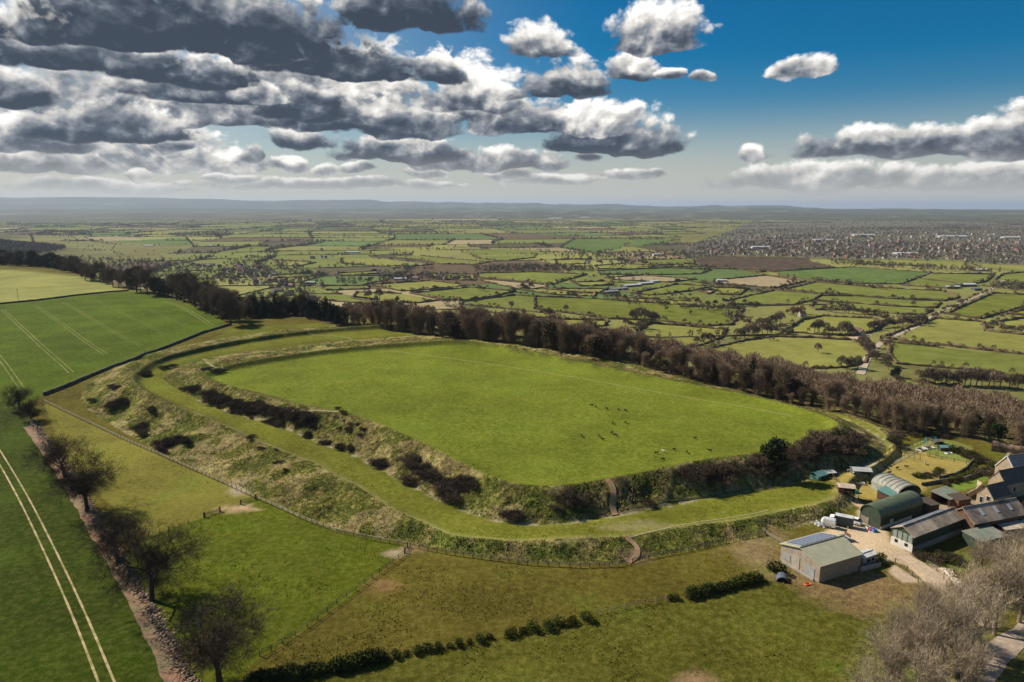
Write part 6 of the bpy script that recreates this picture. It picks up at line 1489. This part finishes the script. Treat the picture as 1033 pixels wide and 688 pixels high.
def lorry(px, py, rz, label):
    root = empty('horse_lorry', tuple(G(px, py)[0]), rz, .95); loft([(-3.0, 1.1, .7, 2.9, 1.05), (1.6, 1.1, .7, 2.9, 1.05)], 'box_body', simple_mat('dark_teal_paint', (.03, .055, .055), rough=.4, spec=.4), root)
    loft([(1.7, 1.05, .6, 2.4, .95), (2.6, 1.05, .6, 2.3, .85), (3.2, 1.0, .6, 1.5, .9)], 'cab', M_WPAINT, root); m = MB(); m.box((3.0, 0, 1.75), (.3, 1.6, .5), tilt=-.8); m.build('windscreen', M_GLASS, root); m = MB(); m.box((-.7, 0, 2.95), (4.4, 2.1, .08)); m.build('roof', M_SHEDG, root)
    for x in (-1.8, 2.2):
        for y in (-1.0, 1.0): wheel(root, x, y, .45, .3)
    return tag(root, label, 'lorry')
lorry(848, 530, R(150), 'dark horse lorry with pale cab standing in the middle of the parked vehicles')
def car(px, py, rz, mat, label):
    root = empty('parked_car', tuple(G(px, py)[0]), rz, 1.1); loft([(-2.1, .78, .4, .95, .75), (-1.9, .85, .3, 1.05, .82), (-.2, .88, .28, 1.0, .85), (1.5, .86, .3, .95, .82), (2.1, .75, .38, .75, .7)], 'body', mat, root)
    loft([(-1.85, .78, .95, 1.2, .7), (-1.3, .78, .95, 1.5, .62), (.2, .78, .95, 1.5, .62), (1.0, .78, .93, 1.0, .72)], 'cabin', M_GLASS, root); m = MB(); m.box((-.6, 0, 1.52), (1.5, 1.2, .04)); m.build('roof', mat, root)
    for x in (-1.35, 1.35):
        for y in (-.8, .8): wheel(root, x, y, .33)
    for y in (-.6, .6): m = MB(); m.box((2.08, y, .62), (.08, .3, .14)); m.build('headlight', M_SHEDG, root)
    return tag(root, label, 'car')
car(859.5, 527.5, R(135), M_WPAINT, 'white car at the right end of the parked vehicles in the yard')
def flat_trailer(px, py, rz, label):
    root = empty('flatbed_trailer', tuple(G(px, py)[0]), rz, 1.1); m = MB(); m.box((0, 0, .75), (4.6, 1.9, .14)); m.build('deck', M_SHEDG, root); m = MB(); m.box((-2.25, 0, 1.15), (.08, 1.9, .8)); m.box((2.25, 0, 1.15), (.08, 1.9, .8)); m.build('headboard', M_RUST, root); m = MB(); m.tube([(-1.2, 0, 1.2), (1.4, 0, 1.2)], .42, 10); m.build('tank', simple_mat('cream_tank', (.6, .52, .4)), root)
    for x in (-.5, .5):
        for y in (-.9, .9): wheel(root, x, y, .35)
    return tag(root, label, 'trailer')
flat_trailer(846, 545.5, R(195), 'flat farm trailer carrying a pale tank, in front of the parked vehicles')
# clutter heaps
rubble([(823, 530), (829, 526), (833, 532)], 30, .28, .8, 'scrap_heap', 'small heap of pale scrap left of the horse trailer', 'heap', M_SHEDG, wall=False)
def crate(px, py, c, s, name, label, cat, rz=.3):
    p = G(px, py)[0]; root = empty(name, tuple(p), rz); m = MB(); w, l, h = s
    m.box((0, 0, .06), (w, l, .1)); 
    for sx in (-1, 1): m.box((sx*w/2, 0, h/2), (.08, l, h)); m.box((0, sx*l/2, h/2+.02), (w-.1, .08, h))
    m.build('tub', simple_mat('plastic_'+name, c, rough=.5), root); m = MB()
    for k in range(5): m.box((random.uniform(-.3, .3)*w, random.uniform(-.3, .3)*l, h*.8), (w*.3, l*.3, h*.4), rz=k)
    m.build('contents', M_DSTONE, root); tag(root, label, cat)
crate(878, 534.5, (.75, .10, .22), (1.3, 1., .7), 'pink_tub', 'bright pink plastic tub by the door of the dark green barn', 'tub'); crate(881.5, 536, (.08, .25, .65), (1.1, 1., .7), 'blue_tub', 'blue plastic tub beside the pink one at the dark green barn', 'tub'); crate(875.5, 534, (.7, .7, .68), (1., .8, .8), 'white_tub', 'white plastic tub left of the pink one', 'tub')
crate(814.5, 589.5, (.8, .14, .03), (1.5, .9, .2), 'orange_tray', 'orange plastic tray lying on the grass in front of the solar barn', 'tray'); crate(863, 497, (.08, .40, .28), (1.4, 1., .8), 'teal_tub', 'teal tub beside the brown field shelter', 'tub')
# pig ark
root = empty('pig_ark', tuple(G(789, 585)[0]), R(70)); m = MB(); n = 10; pr = [(1.2*math.cos(math.pi*k/n), 1.25*math.sin(math.pi*k/n)) for k in range(n+1)]
for x in (-1.2, 1.2): m.v += [(x, y, z) for y, z in pr]
for i in range(n): m.f.append((i, i+1, n+2+i, n+1+i))
m.build('roof', simple_mat('dark_corrugated', (.10, .12, .16), rough=.5), root); m = MB(); m.poly([(-1.15, y, z) for y, z in pr]); m.build('end_wall', M_DARK, root); m = MB(); m.poly([(1.15, y, z) for y, z in pr]); m.build('end_wall', M_DARK, root); tag(root, 'low dark curved pig ark on the grass left of the solar barn', 'pig ark')
# paddock: shelters and animals
def shelter(px, py, L, W, h0, h1, rz, wall, roof, name, label, skids=False):
    root = empty(name, tuple(G(px, py)[0]), rz); m = MB(); m.box((L/2-.05, 0, h0/2), (.1, W, h0)); m.box((-L/2+.05, 0, h0/2), (.1, W, h0)); m.box((0, W/2, h0/2+.02), (L-.2, .1, h0)); m.box((-L*.3, -W/2, h0/2-.02), (L*.35, .1, h0-.1)); m.build('wall', wall, root)
    r = MB(); r.slab([(-L/2-.2, -W/2-.3, h0+.1), (L/2+.2, -W/2-.3, h0+.1), (L/2+.2, 0, h1), (-L/2-.2, 0, h1)], .08); r.slab([(-L/2-.2, W/2+.2, h0+.1), (-L/2-.2, 0, h1+.002), (L/2+.2, 0, h1+.002), (L/2+.2, W/2+.2, h0+.1)], .08); r.build('roof', roof, root); return tag(root, label, 'shelter')
shelter(868, 480, 5.0, 3.2, 2.0, 2.7, -.15, M_SHEDD, M_WHITE, 'field_shelter', 'field shelter with a white roof in the animal paddock'); shelter(853, 497, 4.2, 3.2, 2.0, 2.4, -.3, M_RUST, M_OLDROOF, 'field_shelter', 'brown wooden field shelter at the left fence of the paddock'); shelter(825, 483, 3.8, 3, 1.5, 2.4, .5, M_TEAL, M_TEAL, 'field_shelter', 'teal ridge tent of netting at the left end of the paddock')
shelter(836, 480, 3.0, 2.2, 1.3, 1.6, .2, M_DWOOD, M_SHEDG, 'field_shelter', 'small grey hen house beside the teal tent'); shelter(953, 454, 4.0, 2.2, 1.2, 1.8, 0, M_DKG, M_TEAL, 'field_shelter', 'low dark green hut on the playground lawn'); shelter(945, 447.5, 3.5, 2, 1.0, 1.6, .2, M_WOOD, M_WOOD, 'field_shelter', 'small wooden hut behind the climbing frame')
crate(865.5, 488, (.75, .7, .6), (3.4, .8, .6), 'water_trough', 'long white water trough below the white roofed shelter', 'trough', rz=-.4); crate(957, 457.5, (.8, .8, .8), (2.2, 1, .3), 'white_pallet', 'white board lying on the playground lawn', 'board', .2); crate(937, 452, (.55, .5, .42), (3, 2.4, .4), 'sand_pit', 'pale sand pit on the playground lawn', 'sand pit', .2); crate(929, 454, (.5, .5, .46), (2.6, 2., .5), 'sand_pit', 'grey sand pit at the left of the playground lawn', 'sand pit', .5)
root = empty('climbing_frame', tuple(G(938.5, 448.5)[0]), .2); m = MB()
for x in (-2, 2):
    for y in (-1, 1): m.tube([(x, y, 0), (x, 0, 2.6)], .09, 5)
m.tube([(-2, 0, 2.6), (2, 0, 2.6)], .09, 5); m.build('frame', simple_mat('turquoise_paint', (.05, .38, .48), rough=.4), root)
for x in (-.9, .9):
    m = MB(); m.box((x, 0, .6), (.6, .3, .06)); m.tube([(x-.25, 0, .6), (x-.25, 0, 2.6)], .02, 3); m.tube([(x+.25, 0, .6), (x+.25, 0, 2.6)], .02, 3); m.build('swing_seat', M_DWOOD, root)
tag(root, 'turquoise swing frame on the playground lawn', 'swing')
def cage(px, py, label):
    root = empty('wire_pen', tuple(G(px, py)[0]), random.uniform(0, 1)); m = MB()
    for x in (-1.2, 1.2):
        for y in (-1.2, 1.2): m.tube([(x, y, 0), (x, y, 2)], .06, 4)
    m.build('post', M_DWOOD, root); m = MB()
    for z in (.2, .8, 1.4, 2.0):
        m.tube([(-1.2, -1.2, z), (1.2, -1.2, z), (1.2, 1.2, z), (-1.2, 1.2, z), (-1.2, -1.2, z)], .025, 3)
    m.build('wire', M_DWOOD, root); tag(root, label, 'pen')
for (x, y), lb in (((916, 455.5), 'square wire tree guard nearest the playground corner of the paddock'), ((902, 463), 'square wire tree guard in the left middle of the paddock'), ((922, 463.5), 'square wire tree guard in the right middle of the paddock'), ((941, 460), 'square wire tree guard below the playground lawn')): cage(x, y, lb)
# animals
def animal(name, h, mat, horns=False):
    root = MB(); s = h/1.4
    pts = [(-1.0, 0, 1.05), (-.75, 0, 1.08), (-.2, 0, 1.0), (.45, 0, 1.05), (.75, 0, 1.15), (1.0, 0, 1.32), (1.22, 0, 1.38), (1.5, 0, 1.15)]; rad = [.12, .33, .38, .37, .28, .17, .17, .09]
    root.tube([(x*s, y*s, z*s) for x, y, z in pts], [r*s for r in rad], 8)
    for x in (-.72, .58):
        for y in (-.2, .2): root.tube([(x*s, y*s, .95*s), ((x+(.08 if x < 0 else 0))*s, y*s, .45*s), (x*s, y*s, 0)], [.14*s, .075*s, .06*s], 5)
    root.tube([(-1.0*s, 0, 1.1*s), (-1.15*s, 0, .9*s), (-1.13*s, 0, .5*s)], [.05*s, .03*s, .05*s], 4)
    for y in (-1, 1): root.tube([(1.15*s, y*.12*s, 1.48*s), (1.12*s, y*.32*s, 1.5*s)], [.05*s, .02*s], 4)
    return root.build(name, mat, None, smooth=True)
M_COW = simple_mat('black_hide', (.013, .012, .011)); M_COWW = simple_mat('cream_hide', (.68, .62, .5)); cow = animal('cow', .8, M_COW); cow2 = animal('cow', .85, M_COWW)
cows = [(597, 409.5), (601, 411), (624, 414), (631, 415), (612, 413), (587, 441), (608, 444), (617, 437.5), (618, 427.5), (631, 427), (662, 458), (669, 464.5), (680, 454.5), (693, 457), (701, 443), (716, 455.5), (604, 440.5), (621, 440)]
where = ['left of the two farthest cows', 'right of the two farthest cows', 'left of the pair in the far right of the fort pasture', 'right of the pair in the far right of the fort pasture', 'between the two far pairs', 'leftmost of the lower herd', 'near the middle of the lower herd, above its lowest cow', 'nearest the top of the loose trio in the fort middle', 'left of the pair in the middle distance', 'right of the pair in the middle distance', 'left of the cream cow', 'just below the cream cow', 'right of the cream cow', 'between the cream cow and the rightmost one', 'standing apart, above the near herd', 'rightmost of the near herd', 'lower left of the loose trio', 'lower right of the loose trio']
for i, (x, y) in enumerate(cows):
    p = G(x, y)[0]; o = cow if i == 0 else cow.copy()
    if i: col.objects.link(o)
    o.location = p; o.rotation_euler = (0, 0, random.uniform(0, 6.28)); tag(o, 'small black cow '+where[i], 'cow', 'black cows grazing in the fort')
p = G(669.5, 456.5)[0]; cow2.location = p; cow2.rotation_euler = (0, 0, 2.6); tag(cow2, 'cream cow among the black ones in the fort', 'cow')
sheep = animal('sheep', .85, simple_mat('dark_fleece', (.03, .024, .02))); sheep_w = animal('sheep', .85, simple_mat('pale_fleece', (.5, .45, .36)))
for i, (x, y) in enumerate([(888, 467.5), (893, 472), (896, 470), (905, 473.5), (914, 472), (886, 481), (888, 477), (880, 484), (894, 485), (884, 474), (878, 488), (897, 478), (856, 476), (861, 478.5), (933, 468.5)]):
    base_ = sheep if i < 12 else sheep_w; p = G(x, y)[0]; o = base_ if i in (0, 12) else base_.copy()
    if i not in (0, 12): col.objects.link(o)
    o.location = p; o.rotation_euler = (0, 0, random.uniform(0, 6.28)); tag(o, ('small dark sheep grazing in the tan paddock' if i < 12 else 'small pale sheep in the tan paddock'), 'sheep', 'dark sheep in the paddock' if i < 12 else 'pale sheep in the paddock')
# ---------------------------------------------------------------- air
M_HAZE = bpy.data.materials.new('haze'); M_HAZE.use_nodes = True; t = M_HAZE.node_tree; t.nodes.clear(); ho = t.nodes.new('ShaderNodeOutputMaterial'); pv = t.nodes.new('ShaderNodeVolumePrincipled')
pv.inputs['Color'].default_value = (.62, .77, 1.0, 1); pv.inputs['Density'].default_value = 3.1e-5; pv.inputs['Anisotropy'].default_value = 0.2; t.links.new(pv.outputs[0], ho.inputs['Volume'])
M_HAZE.cycles.homogeneous_volume = True
hb = MB(); zt_ = 330.0; zb_ = float(_GZ.min())-1.0; hb.box((0, 0, (zt_+zb_)/2), (150000, 150000, zt_-zb_)); h = hb.build('haze', M_HAZE); tag(h, 'thin blue haze lying over the distant vale and hills', 'haze', kind='stuff')
# unused prototypes leave the scene
for o in list(scene.objects):
    if o.parent is None and '_n' in o and o.name not in used_protos:
        for c in list(o.children_recursive): bpy.data.objects.remove(c)
        bpy.data.objects.remove(o)

for o in scene.objects:
    if 'label' in o and len(o['label'].replace('-', ' ').split()) > 16: print('LONG', len(o['label'].split()), o['label'])
